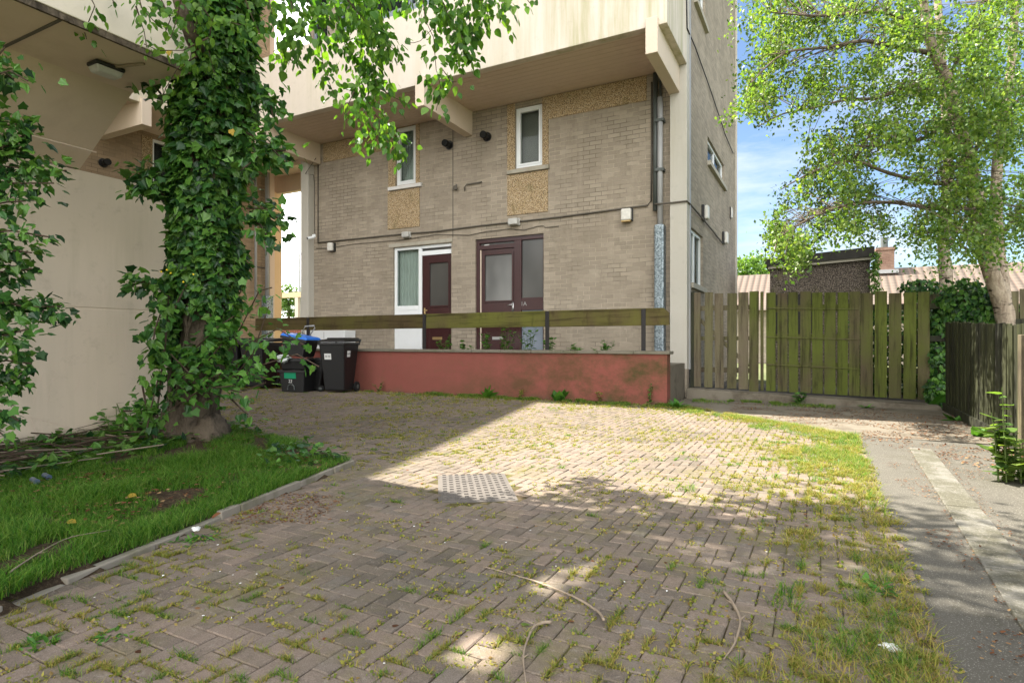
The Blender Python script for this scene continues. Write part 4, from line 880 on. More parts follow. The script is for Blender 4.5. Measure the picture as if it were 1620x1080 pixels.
# recycling boxes
def rbox(label, w_=.56, d_=.42, h_=.36):
    t = thing('recycling_box', label, 'box', group='black recycling boxes stacked beside the bins')
    MB().hexa([(-w_ / 2 * .86, -d_ / 2 * .86, 0), (w_ / 2 * .86, -d_ / 2 * .86, 0), (w_ / 2 * .86, d_ / 2 * .86, 0), (-w_ / 2 * .86, d_ / 2 * .86, 0), (-w_ / 2, -d_ / 2, h_), (w_ / 2, -d_ / 2, h_), (w_ / 2, d_ / 2, h_), (-w_ / 2, d_ / 2, h_)]).build('tub', M['black'], t, bevel=.02, local=True)
    m = MB(); e = .025
    m.box(-w_ / 2 - e, w_ / 2 + e, -d_ / 2 - e, -d_ / 2, h_ - .03, h_ + .015).box(-w_ / 2 - e, w_ / 2 + e, d_ / 2, d_ / 2 + e, h_ - .03, h_ + .015).box(-w_ / 2 - e, -w_ / 2, -d_ / 2, d_ / 2, h_ - .03, h_ + .015).box(w_ / 2, w_ / 2 + e, -d_ / 2, d_ / 2, h_ - .03, h_ + .015)
    m.build('rim', M['black'], t, bevel=.006, local=True); return t
bp = gY(473, 8.45); rz = R(-2)
r1 = rbox('black recycling box with green panel and number 22, bottom of the stack', .60, .46, .42); r1.location = (bp.x, bp.y, 0); r1.rotation_euler = (0, 0, R(10))
o = MB().box(-.17, .10, -.006, .008, -.075, .075).build('green_panel', M['green_plastic'], r1, local=True); o.location = (0, -.228, .345); o.rotation_euler = (R(4), 0, 0)
text('22', .09, M['paper'], r1, (-.03, -.224, .215), (R(86), 0, 0), 'painted_number')
o = MB().tube([(-.08, 0, -.05), (-.07, 0, .02), (-.03, 0, .05), (.03, 0, .05), (.07, 0, .02), (.08, 0, -.05)], .013, 6).build('moulded_grip', M['pipe_dark'], r1, local=True); o.location = (-.02, -.218, .10)
r2 = rbox('black recycling box in the middle of the stack, under the tilted one', .58, .46, .20); r2.location = (bp.x, bp.y, .44); r2.rotation_euler = (0, 0, R(13))
r3 = rbox('black recycling box with bright blue lid, tilted on top of the stack', .56, .44, .34); r3.location = (bp.x - .02, bp.y, .72); r3.rotation_euler = (R(0), R(10), R(12))
MB().hexa([(-.31, -.26, .36), (.31, -.26, .36), (.31, .26, .36), (-.31, .26, .36), (-.28, -.22, .41), (.28, -.22, .41), (.28, .22, .41), (-.28, .22, .41)]).build('lid', M['blue'], r3, bevel=.015, local=True)
text('2231', .07, M['pipe_grey'], r3, (-.02, -.212, .24), (R(86), 0, 0), 'painted_number')
# crumpled bag between boxes
def crumple(name, p, s, mat, label, cat, seed=1, flat=.6):
    rr = random.Random(seed); m = MB(); nu, nv = 14, 9
    for i in range(nv + 1):
        for j in range(nu):
            th = math.pi * i / nv; ph = 2 * math.pi * j / nu; r = s * (1 + rr.uniform(-.32, .32)); m.v.append((p[0] + r * math.sin(th) * math.cos(ph) * 1.3, p[1] + r * math.sin(th) * math.sin(ph), p[2] + r * math.cos(th) * flat))
    for i in range(nv):
        for j in range(nu): k = (j + 1) % nu; m.f.append((i * nu + j, i * nu + k, (i + 1) * nu + k, (i + 1) * nu + j))
    o = m.build(name, mat); tag(o, label, cat); return o
crumple('plastic_bag', (bp.x - .12, bp.y - .27, .66), .11, M['bag'], 'crumpled pale plastic bag spilling from the middle recycling box', 'plastic bag', 3, .7)
# sack truck
hp = onY(489, 560, YW - .35); t = thing('hand_trolley', 'folding hand trolley with looped grey handle behind the recycling boxes', 'trolley', (hp.x, YW - .35, 0)); yy = YW - .35
def hx(px, py): return onY(px, py, yy)
MB().tube([hx(489, 610), hx(489, 540), hx(490, 535), hx(478, 526), hx(483, 516), hx(497, 515), hx(498, 519), hx(491, 529), hx(493, 540), hx(494, 610)], .016, 8).build('tube_frame', M['pipe_grey'], t, smooth=True)
MB().box(hp.x - .15, hp.x + .2, yy - .2, yy, .02, .035).build('toe_plate', M['pipe_dark'], t)
for s in (-.12, .18): MB().tube([(hp.x + s, yy + .06, .08), (hp.x + s + .04, yy + .06, .08)], .08, 18).build('wheel', M['tyre'], t)

# ================================================================== TREES
def limb(m, pts, r0, r1, n=8, wob=.06, sub=4):
    P = [Vector(p) for p in pts]; out_ = []
    for i in range(len(P) - 1):
        p0 = P[max(i - 1, 0)]; p1 = P[i]; p2 = P[i + 1]; p3 = P[min(i + 2, len(P) - 1)]
        for k in range(sub):
            t = k / sub; out_.append(.5 * ((2 * p1) + (p2 - p0) * t + (2 * p0 - 5 * p1 + 4 * p2 - p3) * t * t + (3 * p1 - p0 - 3 * p2 + p3) * t ** 3))
    out_.append(P[-1]); N = len(out_); m.tube(out_, [r0 + (r1 - r0) * (i / (N - 1)) for i in range(N)], n, wob=wob); return out_
# ---- left ivy-clad tree
tz = lambda y: 5.25 - .16 * ((540 - y) / F * 5 + 1)
TB = Vector((-4.94, 3.30, 0))
LT = thing('ivy_clad_tree', 'leaning tree with thick ivy sleeve growing in the grass bed', 'tree', tuple(TB))
m_ = MB()
tr = [W(300, 722, 5.25)] + [W(a, b, tz(b)) for a, b in ((305, 680), (318, 600), (325, 480), (332, 300), (340, 120), (350, -60))] + [W(365, -260, 4.5)]
tr[0].z = -.05
limb(m_, tr, .20, .13, 18, .09, 6)
# swollen burr and root flares at the foot
def blob(m, c, r, seed=0, sc=(1, 1, 1), nu=22, nv=14, rough=.13):
    rr = random.Random(seed); b = len(m.v)
    for i in range(nv + 1):
        for j in range(nu):
            th = math.pi * i / nv; ph = 2 * math.pi * j / nu; q = r * (1 + rr.uniform(-rough, rough)); m.v.append((c[0] + q * sc[0] * math.sin(th) * math.cos(ph), c[1] + q * sc[1] * math.sin(th) * math.sin(ph), c[2] + q * sc[2] * math.cos(th)))
    for i in range(nv):
        for j in range(nu): k = (j + 1) % nu; m.f.append((b + i * nu + j, b + i * nu + k, b + (i + 1) * nu + k, b + (i + 1) * nu + j))
blob(m_, W(334, 690, 5.10), .155, 4, (1, 1, 1.25)); blob(m_, W(305, 715, 5.05), .14, 5, (1.2, 1, .8)); blob(m_, W(272, 708, 5.2), .13, 6, (1, 1, 1.2))
for ang in range(0, 360, 40):
    d = Vector((math.cos(R(ang)), math.sin(R(ang)), 0)); limb(m_, [TB + d * .10 + Vector((0, 0, .42)), TB + d * .22 + Vector((0, 0, .16)), TB + d * .42 + Vector((0, 0, .03))], .12, .05, 8, .15, 3)
# limbs above
limb(m_, [W(318, 90, 4.5), W(304, 60, 4.25), W(286, 10, 4.1), W(268, -60, 4.0)], .052, .04, 10)
crown_limbs = []
for (a, b, c_) in ((W(345, -60, 5.2), W(420, -180, 5.0), W(560, -260, 4.8)), (W(345, -40, 5.2), W(470, -120, 5.0), W(650, -130, 4.9)), (W(350, -120, 5.2), W(300, -300, 4.9), W(220, -480, 4.6)),
                   (W(355, -200, 5.1), W(480, -420, 5.0), W(620, -560, 4.8)), (W(365, -260, 5.1), W(380, -500, 5.2), W(430, -800, 5.2)), (W(345, -60, 5.2), W(280, -110, 5.0), W(180, -130, 4.8)), (W(470, -120, 5.0), W(640, -90, 4.8), W(820, -60, 4.7))):
    crown_limbs.append(limb(m_, [a, b, c_], .07, .02, 8))
m_.build('trunk', M['bark'], LT, smooth=True)
# ivy sleeve
def prof(z):  # half widths in metres and centre pixel of the sleeve by height
    ys = [722, 690, 650, 600, 540, 480, 420, 360, 300, 240, 180, 120, 60, 0, -60]
    Ls = [262, 250, 248, 243, 246, 252, 262, 262, 256, 258, 262, 268, 262, 250, 250]; Rs = [280, 300, 350, 372, 378, 392, 398, 392, 400, 405, 420, 415, 410, 420, 425]
    y = 540 - (z - 1) * F / (5.25 - .16 * z); return float(np.interp(-y, [-q for q in ys], Ls)), float(np.interp(-y, [-q for q in ys], Rs)), y
P, Dn, Up = [], [], []
right = Vector((CA, SA, 0)); fwd = Vector((-SA, CA, 0))
for i in range(13000):
    z = random.uniform(.05, 4.3); l_, r_, y = prof(z); cxp = (l_ + r_) / 2; rad = (r_ - l_) / 2 * tz(y) / F - .08
    if z < .75 and random.random() < .5: continue
    ph = random.uniform(0, 2 * math.pi); q = rad * (.78 + .34 * float(vnoise(ph * 2.3, z * 3.1, 1.3, 9)) + random.gauss(0, .06))
    if random.random() < .3: q *= random.uniform(.72, .95)
    c = W(cxp, y, tz(y)); d = right * math.cos(ph) + fwd * math.sin(ph)
    # keep some bare bark low down facing the camera
    if z < .85 and random.random() < .86: continue
    if z < 1.25 and math.sin(ph) < -.3 and -.3 < math.cos(ph) < .65 and float(vnoise(ph * 2, z * 3, 1.5, 4)) > .42: continue
    P.append(c + d * q * (.9 if math.sin(ph) > .3 else 1)); Dn.append(d * .5 + Vector((0, 0, -.75))); Up.append(d * 1.2 + Vector((0, 0, .5)))
leaves('ivy_leaves', arr(P), arr(Dn), .066, 'ivy', M['ivy'], LT, upb=arr(Up), spread=.48)
# dark inner stems mass of ivy
m_ = MB()
for k in range(26):
    ph = random.uniform(0, 6.28); pts = []
    for i in range(12):
        z = .1 + i * .36; l_, r_, y = prof(z); c = W((l_ + r_) / 2, y, tz(y)); ph += random.uniform(-.35, .35); q = (r_ - l_) / 2 * 5.2 / F * .55
        pts.append(c + (right * math.cos(ph) + fwd * math.sin(ph)) * q)
    m_.tube(pts, .016, 5)
m_.build('ivy_stems', M['bark'], LT)
# outward sprays: (list of px/py/t polyline, leaf count, material, size, kind)
def spray(pts, n, spreadr, lst, hang=.5):
    pts = [Vector(p) for p in pts]; seg = [(pts[i + 1] - pts[i]).length for i in range(len(pts) - 1)]; tot = sum(seg)
    for _ in range(n):
        s = random.random() ** .9 * tot; i = 0
        while i < len(seg) - 1 and s > seg[i]: s -= seg[i]; i += 1
        f_ = min(1, s / seg[i]); p = pts[i].lerp(pts[i + 1], f_); dd = (pts[i + 1] - pts[i]).normalized()
        o_ = Vector([random.gauss(0, spreadr) for _ in range(3)]); lst[0].append(p + o_); lst[1].append(dd * .4 + o_.normalized() * .5 + Vector((0, 0, -hang)))
iv = ([], []); stems = MB()
for pts, n in (([(380, 270, 4.7), (420, 240, 4.85), (452, 238, 4.8)], 130), ([(390, 210, 5.0), (420, 225, 4.8), (445, 250, 4.75)], 80), ([(260, 310, 5.0), (232, 285, 4.9), (214, 296, 4.85)], 110), ([(260, 290, 5.0), (235, 275, 4.9), (220, 300, 4.85)], 60),
               ([(255, 460, 5.0), (230, 445, 4.9), (208, 452, 4.85)], 70), ([(390, 330, 5.0), (420, 330, 4.9), (440, 345, 4.8)], 100), ([(390, 350, 5.0), (412, 355, 4.9), (426, 380, 4.8)], 60), ([(260, 100, 5.0), (238, 85, 4.9), (226, 110, 4.9)], 50),
               ([(255, 150, 5.0), (240, 130, 4.95)], 40), ([(260, 480, 5.0), (245, 520, 4.9), (240, 560, 4.9)], 80), ([(400, 130, 5.0), (425, 150, 4.9), (432, 185, 4.85)], 90), ([(250, 600, 5), (240, 640, 4.9), (232, 680, 4.9)], 50)):
    w_ = [W(a, b, c - .3) for a, b, c in pts]; spray(w_, n, .06, iv); stems.tube(w_, .006, 5)
leaves('ivy_leaves', arr(iv[0]), arr(iv[1]), .066, 'ivy', M['ivy'], LT, spread=.5)
# pale young shoots at the foot right
sh = ([], [])
for pts, n in (([(360, 610, 5.0), (400, 560, 4.7), (420, 500, 4.6), (425, 485, 4.6)], 34), ([(370, 600, 5.0), (420, 575, 4.6), (470, 560, 4.5), (505, 580, 4.45)], 34), ([(360, 600, 5.0), (400, 540, 4.7), (440, 520, 4.6), (480, 545, 4.5)], 34),
               ([(360, 560, 5.0), (390, 500, 4.7), (410, 460, 4.6), (430, 455, 4.5)], 34), ([(340, 610, 4.9), (380, 620, 4.6), (420, 605, 4.4)], 26), ([(350, 600, 4.9), (390, 590, 4.6), (430, 600, 4.5)], 34),
               ([(300, 590, 4.85), (330, 570, 4.7), (350, 545, 4.6)], 50), ([(280, 640, 4.85), (320, 615, 4.7), (370, 610, 4.6)], 34), ([(365, 630, 4.9), (385, 650, 4.7), (392, 655, 4.6)], 16), ([(300, 560, 4.9), (340, 520, 4.7), (370, 500, 4.7)], 70), ([(290, 620, 4.9), (300, 590, 4.7), (270, 560, 4.7)], 50),
               ([(290, 610, 4.9), (330, 600, 4.7), (350, 590, 4.6)], 24)):
    w_ = [W(*p) for p in pts]; spray(w_, n, .055, sh, .3); stems.tube(w_, [.009] + [.005] * (len(w_) - 1), 5)
leaves('young_leaves', arr(sh[0]), arr(sh[1]), .060, 'ivy', M['ivy_mid'], LT, spread=.5)
# tall seedling stems left of the trunk
for pts, n in (([(245, 740, 4.75), (250, 640, 4.75), (262, 540, 4.75), (268, 460, 4.75)], 60), ([(246, 700, 4.75), (235, 660, 4.7), (225, 610, 4.7)], 40), ([(250, 660, 4.7), (215, 650, 4.6), (195, 650, 4.55)], 18), ([(262, 520, 4.75), (285, 470, 4.7), (295, 450, 4.7)], 14)):
    w_ = [W(*p) for p in pts]; stems.tube(w_, .008, 5); l0 = ([], []); spray(w_, n, .05, l0, .3); leaves('young_leaves', arr(l0[0]), arr(l0[1]), .055, 'ivy', M['ivy_mid'], LT, spread=.5)
# hanging crown foliage in view
hg = ([], []); hg2 = ([], [])
hang = [([(110, -30), (125, 20), (137, 62)], 70), ([(130, -30), (150, 10), (140, 35)], 40), ([(170, -20), (180, 5)], 20), ([(215, -20), (225, 15), (245, 35)], 90), ([(250, -10), (270, 30), (262, 50)], 80), ([(215, 10), (228, 50), (232, 75)], 40), ([(290, -20), (280, 30), (270, 60)], 90), ([(330, 60), (290, 80), (250, 80), (228, 70)], 50), ([(320, -10), (310, 40), (300, 100)], 120), ([(335, 30), (330, 80), (340, 120)], 100), ([(310, 90), (280, 110), (262, 140), (255, 165)], 110), ([(300, -20), (330, 25), (380, 40)], 160),
        ([(380, -20), (400, 30), (415, 60)], 150), ([(420, -20), (430, 20), (432, 35)], 80), ([(440, -20), (455, 40), (445, 100)], 90), ([(455, -20), (470, 45), (462, 100)], 80), ([(480, 40), (465, 80), (448, 105)], 50), ([(500, -20), (505, 50), (512, 110), (528, 148)], 130), ([(520, -20), (540, 40), (550, 95)], 130), ([(470, -20), (500, 20), (530, 30)], 110),
        ([(560, -20), (570, 50), (575, 110), (560, 145)], 180), ([(580, -20), (590, 60), (590, 120), (600, 140)], 190), ([(550, 0), (590, 50), (630, 85)], 150), ([(600, -20), (605, 40), (612, 75)], 90), ([(560, 145), (545, 180), (558, 195)], 35), ([(585, 130), (580, 165), (600, 190), (630, 225), (640, 250)], 150), ([(590, 150), (570, 190), (575, 225)], 60), ([(600, 140), (625, 155), (645, 165)], 30), ([(600, 190), (600, 215), (585, 235)], 40),
        ([(668, -20), (672, 30), (686, 60), (690, 110), (698, 140), (690, 175)], 130), ([(690, -20), (710, 25), (720, 40), (735, 65), (740, 100)], 190), ([(720, -20), (740, 20), (748, 60)], 150), ([(750, -20), (765, 10), (770, 30)], 70), ([(780, -20), (795, 5), (815, 25)], 50), ([(700, 110), (715, 130), (722, 130)], 25), ([(640, -20), (650, 5), (640, 20)], 50), ([(820, -20), (838, 5)], 14), ([(740, 90), (738, 105)], 15)]
for pl, n in hang:
    t0 = random.uniform(4.5, 5.2) if pl[0][0] > 430 else random.uniform(3.6, 3.9) if pl[0][0] < 300 else random.uniform(4.0, 4.3)
    w_ = [W(a, b, t0 + random.uniform(-.12, .12)) for a, b in pl]; stems.tube(w_, [.006] + [.003] * (len(w_) - 1), 5); spray(w_, int(n * (.85 if t0 > 4.4 else .42)), .052 if t0 > 4.4 else .035, hg if t0 > 4.4 else hg2, .9)
leaves('hanging_leaves', arr(hg2[0]), arr(hg2[1]), .046, 'round', M['lime'], LT, spread=.45)
leaves('hanging_leaves', arr(hg[0]), arr(hg[1]), .062, 'round', M['lime'], LT, spread=.45)
stems.tube([W(686, 45, 4.9), W(680, 50, 4.9), W(665, 65, 4.9), W(655, 68, 4.9), W(642, 68, 4.9)], .003, 4); stems.build('twigs', M['twig'], LT)
# the crown overhead, out of the frame, that throws the dappled shade
cp_ = ([], [])
for L_ in crown_limbs:
    for k in range(34):
        p = random.choice(L_[len(L_) // 4:]); q = p + Vector((random.gauss(.25, .5), random.gauss(.1, .45), random.gauss(.5, .6)))
        if q.z < 4.6 + .3: continue
        for _ in range(34): cp_[0].append(q + Vector([random.gauss(0, .17) for _ in range(3)])); cp_[1].append(Vector((random.gauss(0, 1), random.gauss(0, 1), -.6)))
leaves('crown', arr(cp_[0]), arr(cp_[1]), .08, 'diamond', M['lime'], LT, spread=.6)
yl = [W(365, 205, 4.2), W(268, 80, 4.15)]
leaves('yellowed_leaves', arr(yl), arr([Vector((0, 0, -1))] * len(yl)), .045, 'ivy', M['yellow_leaf'], LT, upb=arr([-fwd] * len(yl)), spread=.2)

# ---- ivy shrub at the left edge
LS = thing('ivy_shrub', 'dark ivy covered shrub reaching in at the left edge', 'shrub', (-4.35, 1.55, 0))
st_ = MB(); sx_ = [W(-45, 760, 3.4), W(-50, 500, 3.4), W(-40, 300, 3.4), W(-30, 120, 3.4)]; st_.tube(sx_, [.05, .04, .03, .02], 8)
l0 = ([], [])
br = [([(-45, 140), (0, 110), (22, 125)], 90), ([(-45, 120), (-5, 90), (8, 75)], 40), ([(-45, 130), (15, 112), (44, 128)], 60), ([(-45, 230), (0, 200), (40, 195)], 140), ([(-45, 250), (10, 230), (55, 205)], 120), ([(-45, 260), (30, 265), (75, 270), (105, 270)], 170), ([(-45, 290), (30, 290), (85, 290)], 120), ([(-45, 240), (20, 230), (50, 250)], 100),
      ([(-45, 330), (10, 320), (40, 318)], 80), ([(-45, 370), (20, 365), (78, 375)], 70), ([(-45, 390), (10, 395), (50, 400)], 110), ([(-45, 430), (20, 430), (50, 425)], 150), ([(-45, 480), (30, 480), (70, 492), (105, 500)], 190), ([(-45, 470), (40, 485), (95, 485)], 120), ([(-45, 530), (10, 530), (45, 520)], 110),
      ([(-45, 580), (10, 570), (50, 575)], 130), ([(-45, 600), (10, 605), (48, 600)], 130), ([(-45, 650), (5, 650), (30, 665)], 90), ([(-45, 680), (-5, 680), (8, 690)], 40)]
for pl, n in br:
    t0 = random.uniform(3.25, 3.55); w_ = [W(a, b, t0) for a, b in pl]; st_.tube(w_, .005, 5); spray(w_, int(n * .72), .045, l0, .5)
for k in range(200): p = W(random.gauss(-65, 18), random.uniform(80, 720), random.uniform(3.1, 3.7)); l0[0].append(p); l0[1].append(Vector((.4, -.3, -.6)))
st_.build('branches', M['twig'], LS); leaves('leaves', arr(l0[0]), arr(l0[1]), .050, 'ivy', M['ivy'], LS, spread=.5)

# ---- birch on the right
def cloud(polys, n, trange, dens=None):
    out_ = []
    for poly, frac in polys:
        need = int(n * frac); A = []
        while len(A) < need:
            a, b = dens_scatter(poly, 4000)
            for x, y in zip(a, b):
                if float(vnoise(x * .012, y * .016, 1, 31)) + float(vnoise(x * .03, y * .03, 1, 8)) * .4 > .56: A.append((x, y))
                if len(A) >= need: break
        out_ += [W(x, y, random.uniform(*trange)) for x, y in A]
    return out_
BT = onZ(1592, 600); BTp = W(1592, 560, 8.3)
RT = thing('birch_tree', 'twin stemmed birch with peeling pale bark behind the low dark fence', 'tree', (BTp.x, BTp.y, 0))
m_ = MB(); tb = [Vector((BTp.x, BTp.y, -.05)), W(1592, 520, 8.3), W(1582, 470, 8.3), W(1562, 410, 8.25), W(1548, 330, 8.2), W(1534, 260, 8.1), W(1512, 180, 8.0), W(1500, 130, 7.9), W(1478, 85, 7.8), W(1465, 30, 7.7), W(1450, -80, 7.6)]
t1 = limb(m_, tb, .125, .045, 14, .07, 5); t2 = limb(m_, [W(1588, 490, 8.35), W(1584, 440, 8.5), W(1578, 380, 8.6), W(1576, 300, 8.7), W(1582, 220, 8.8), W(1600, 100, 8.9), W(1610, -80, 8.9)], .10, .045, 12, .07, 5)
L_b = [t1, t2]; m2 = MB()
for pts, r in (([(1502, 140, 7.9), (1450, 145, 7.7), (1425, 140, 7.6), (1390, 155, 7.4), (1340, 158, 7.3), (1290, 170, 7.2), (1240, 180, 7.1), (1200, 200, 7.0)], .03), ([(1478, 85, 7.8), (1420, 75, 7.5), (1370, 65, 7.3), (1310, 75, 7.1), (1240, 85, 6.9), (1190, 130, 6.8)], .035), ([(1468, 50, 7.8), (1400, 20, 7.4), (1300, 25, 7.1), (1220, 20, 6.9)], .03),
               ([(1540, 290, 8.1), (1480, 290, 7.7), (1410, 275, 7.4), (1350, 255, 7.2), (1290, 270, 7.0), (1235, 300, 6.9)], .035), ([(1550, 330, 8.2), (1480, 330, 7.8), (1400, 320, 7.5), (1320, 330, 7.2), (1240, 370, 7.0), (1225, 400, 6.9)], .03), ([(1534, 250, 8.1), (1570, 200, 7.9), (1620, 150, 7.8), (1680, 100, 7.7)], .035),
               ([(1500, 130, 7.9), (1530, 60, 7.7), (1570, 0, 7.6)], .03), ([(1578, 380, 8.6), (1620, 330, 8.4), (1680, 300, 8.3)], .03), ([(1512, 180, 8.0), (1460, 220, 7.7), (1400, 230, 7.4), (1340, 230, 7.3)], .025), ([(1560, 410, 8.2), (1500, 380, 8.0), (1440, 370, 7.8)], .02)):
    L_b.append(limb(m2, [W(*p) for p in pts], r, .006, 7, .1, 4))
cl = cloud([([(1200, -70), (1180, 10), (1200, 60), (1180, 110), (1190, 140), (1215, 150), (1330, 150), (1440, 140), (1650, 200), (1650, -70)], .50),
            ([(1430, 165), (1340, 175), (1290, 200), (1255, 235), (1225, 265), (1240, 300), (1205, 330), (1215, 350), (1260, 360), (1340, 350), (1420, 345), (1520, 380), (1650, 390), (1650, 180)], .44), ([(1195, 120), (1175, 150), (1180, 180), (1200, 150)], .02), ([(1225, 350), (1225, 375), (1262, 392), (1290, 370)], .05)], 740, (6.7, 9.0))
allp = [p for l_ in L_b for p in l_]; A_ = arr(allp)
lf = ([], [])
for c in cl:
    d = np.linalg.norm(A_ - np.array(c), axis=1); j = int(d.argmin()); p0 = Vector(allp[j])
    if d[j] < 1.6: m2.tube([p0, p0.lerp(c, .5) + Vector((0, 0, .10)), c, c + Vector((random.gauss(0, .04), random.gauss(0, .04), -.22))], [.007, .004, .003, .002], 4, cap=False)
    ax = Vector((random.gauss(0, .16), random.gauss(0, .16), -random.uniform(.15, .42))); sg = random.uniform(.035, .09)
    for _ in range(random.randint(35, 90)):
        q = random.random(); lf[0].append(c + ax * q + Vector((random.gauss(0, sg), random.gauss(0, sg), random.gauss(0, sg)))); lf[1].append(Vector((random.gauss(0, .5), random.gauss(0, .5), -.7)))
m_.build('trunk', M['birch'], RT, smooth=True); m2.build('limbs', M['limb_bark'], RT, smooth=True)
leaves('crown', arr(lf[0]), arr(lf[1]), .050, 'diamond', M['birch_leaf'], RT, spread=.6)
# second tree behind
R2 = thing('slender_tree', 'slender tree behind the ivy mound between birch and outbuilding', 'tree', tuple(W(1494, 560, 12.0) * 1.0)); R2.location.z = 0
m_ = MB(); limb(m_, [Vector((R2.location.x, R2.location.y, 0)), W(1496, 440, 12), W(1492, 370, 12), W(1500, 250, 12), W(1490, 100, 12), W(1480, -50, 12)], .13, .06, 10, .1); 
limb(m_, [W(1494, 400, 12), W(1530, 340, 12), W(1560, 300, 12)], .05, .02, 8); m_.build('trunk', M['birch'], R2, smooth=True)
cl = cloud([([(1440, 300), (1435, 380), (1440, 420), (1490, 430), (1640, 430), (1640, 100), (1460, 60)], 1)], 150, (10.6, 14))
lf = ([], [])
for c in cl:
    for _ in range(44): lf[0].append(c + Vector((random.gauss(0, .22), random.gauss(0, .22), random.gauss(0, .18)))); lf[1].append(Vector((random.gauss(0, .5), random.gauss(0, .5), -.6)))
leaves('crown', arr(lf[0]), arr(lf[1]), .07, 'diamond', M['far_leaf'], R2, spread=.6)
# ivy mound on the fence corner and falling ivy
IM = thing('ivy_mound', 'dense dark ivy heaped over the fence corner below the birch', 'ivy', (1.62, 10.7, 0))
P, Dn, Up = [], [], []; m_ = MB()
def ivblob(c, rx, ry, rz_, n, hi=1):
    for _ in range(n):
        v = Vector([random.gauss(0, 1) for _ in range(3)]).normalized(); k = random.uniform(.72, 1.12); 
        P.append(Vector((c.x + v.x * rx * k, c.y + v.y * ry * k, c.z + v.z * rz_ * k))); Dn.append(v * .3 + Vector((0, 0, -.8))); Up.append(v + Vector((0, 0, .4)))
    m_.tube([Vector((c.x, c.y, max(0, c.z - rz_))), c + Vector((0, 0, rz_ * .6))], .03, 6)
ivblob(W(1525, 480, 8.9), .36, .35, .36, 1100); ivblob(W(1492, 510, 9.1), .22, .25, .30, 550); ivblob(W(1560, 495, 8.7), .26, .3, .26, 550); ivblob(W(1484, 570, 9.05), .17, .2, .30, 500); ivblob(W(1480, 620, 8.9), .13, .15, .22, 300); ivblob(W(1455, 455, 9.6), .28, .3, .14, 260)
m_.build('stems', M['twig'], IM); leaves('leaves', arr(P), arr(Dn), .065, 'ivy', M['ivy'], IM, upb=arr(Up), spread=.35)
# ivy on outbuilding corner
P, Dn = [], []
for _ in range(500): p = onY(random.gauss(1384, 4), random.uniform(398, 462), 15.9); P.append(p + Vector((0, random.uniform(-.15, .15), 0))); Dn.append(Vector((0, -.3, -.8)))
o = leaves('wall_ivy', arr(P), arr(Dn), .07, 'diamond', M['far_leaf']); tag(o, 'ivy climbing the right corner of the pebble dashed outbuilding', 'ivy')
# far trees
def far_tree(label, c, rx, rz_, n, size, zb=0, grp='trees seen far beyond the buildings'):
    t = thing('distant_tree', label, 'tree', (c.x, c.y, 0), group=grp); P = []
    MB().tube([(c.x, c.y, 0), (c.x, c.y, c.z)], [.2, .1], 8).build('trunk', M['bark'], t)
    for _ in range(n // 30):
        v = Vector([random.gauss(0, 1) for _ in range(3)]).normalized() * (random.random() ** .4); q = Vector((c.x + v.x * rx, c.y + v.y * rx, c.z + v.z * rz_))
        for _ in range(30): P.append(q + Vector([random.gauss(0, rx * .09) for _ in range(3)]))
    leaves('crown', arr(P), arr([Vector((0, 0, -.5))] * len(P)), size, 'diamond', M['far_leaf'], t, spread=.9)
far_tree('round tree above the bungalow roof just right of the side wall', onY(1182, 436, 44), 2.2, 1.6, 4000, .22)
far_tree('bushy tree seen through the passage, taller and left of the lamp', onY(457, 478, 34), 1.1, 1.6, 3500, .16); far_tree('bushy tree seen through the passage, low and behind the lamp', onY(480, 482, 37), 1.0, 1.4, 2500, .16)

# ================================================================== GROUND COVER
# grass in the tree bed
n = 260000; x = RNG.uniform(-6.0, -2.4, n); y = RNG.uniform(-.6, 4.0, n); k = inpoly(x, y, ISL)
nn_ = vnoise(x, y, 2.3, 3); nm = vnoise(x, y, 7, 13)
k &= (nn_ * .7 + nm * .5 > .35 + np.where(x < -4.5, .12, 0) + np.where(y > 3.9 + .157 * (x + 3.37) * -1 * 0, 9, 0)) & (x + .25 * (y - 1.3) < -2.74) & (((x + 4.94) ** 2 + (y - 3.3) ** 2) > .08)
x, y = x[k], y[k]; z = isz(x, y); P = np.stack([x, y, z], 1); h = .020 + .075 * vnoise(x, y, 2.7, 8) ** 3 + .02 * vnoise(x, y, 11, 8)
o = blades('bed_grass', P, h, M['bed_green'], w=.0015, lean=1.5); tag(o, 'lush green grass in the tree bed', 'grass', kind='stuff')
# ivy ground cover and leaf litter in bed left
def island_scatter(n, x0, x1, y0, y1): x = RNG.uniform(x0, x1, n); y = RNG.uniform(y0, y1, n); k = inpoly(x, y, ISL); return x[k], y[k]
x, y = island_scatter(2600, -5.75, -3.4, .5, 4.0); k = (vnoise(x, y, 1.4, 21) + (x < -4.6) * .18) > .52; x, y = x[k], y[k]; P = np.stack([x, y, isz(x, y) + RNG.uniform(.01, .09, len(x))], 1)
o = leaves('ground_ivy', P, np.tile([[0, 0, .1]], (len(P), 1)) + RNG.normal(0, .5, (len(P), 3)) * [1, 1, .2], .055, 'ivy', M['ivy'], spread=.25); tag(o, 'ivy creeping over the tree bed by the rendered wall', 'ivy', kind='stuff')
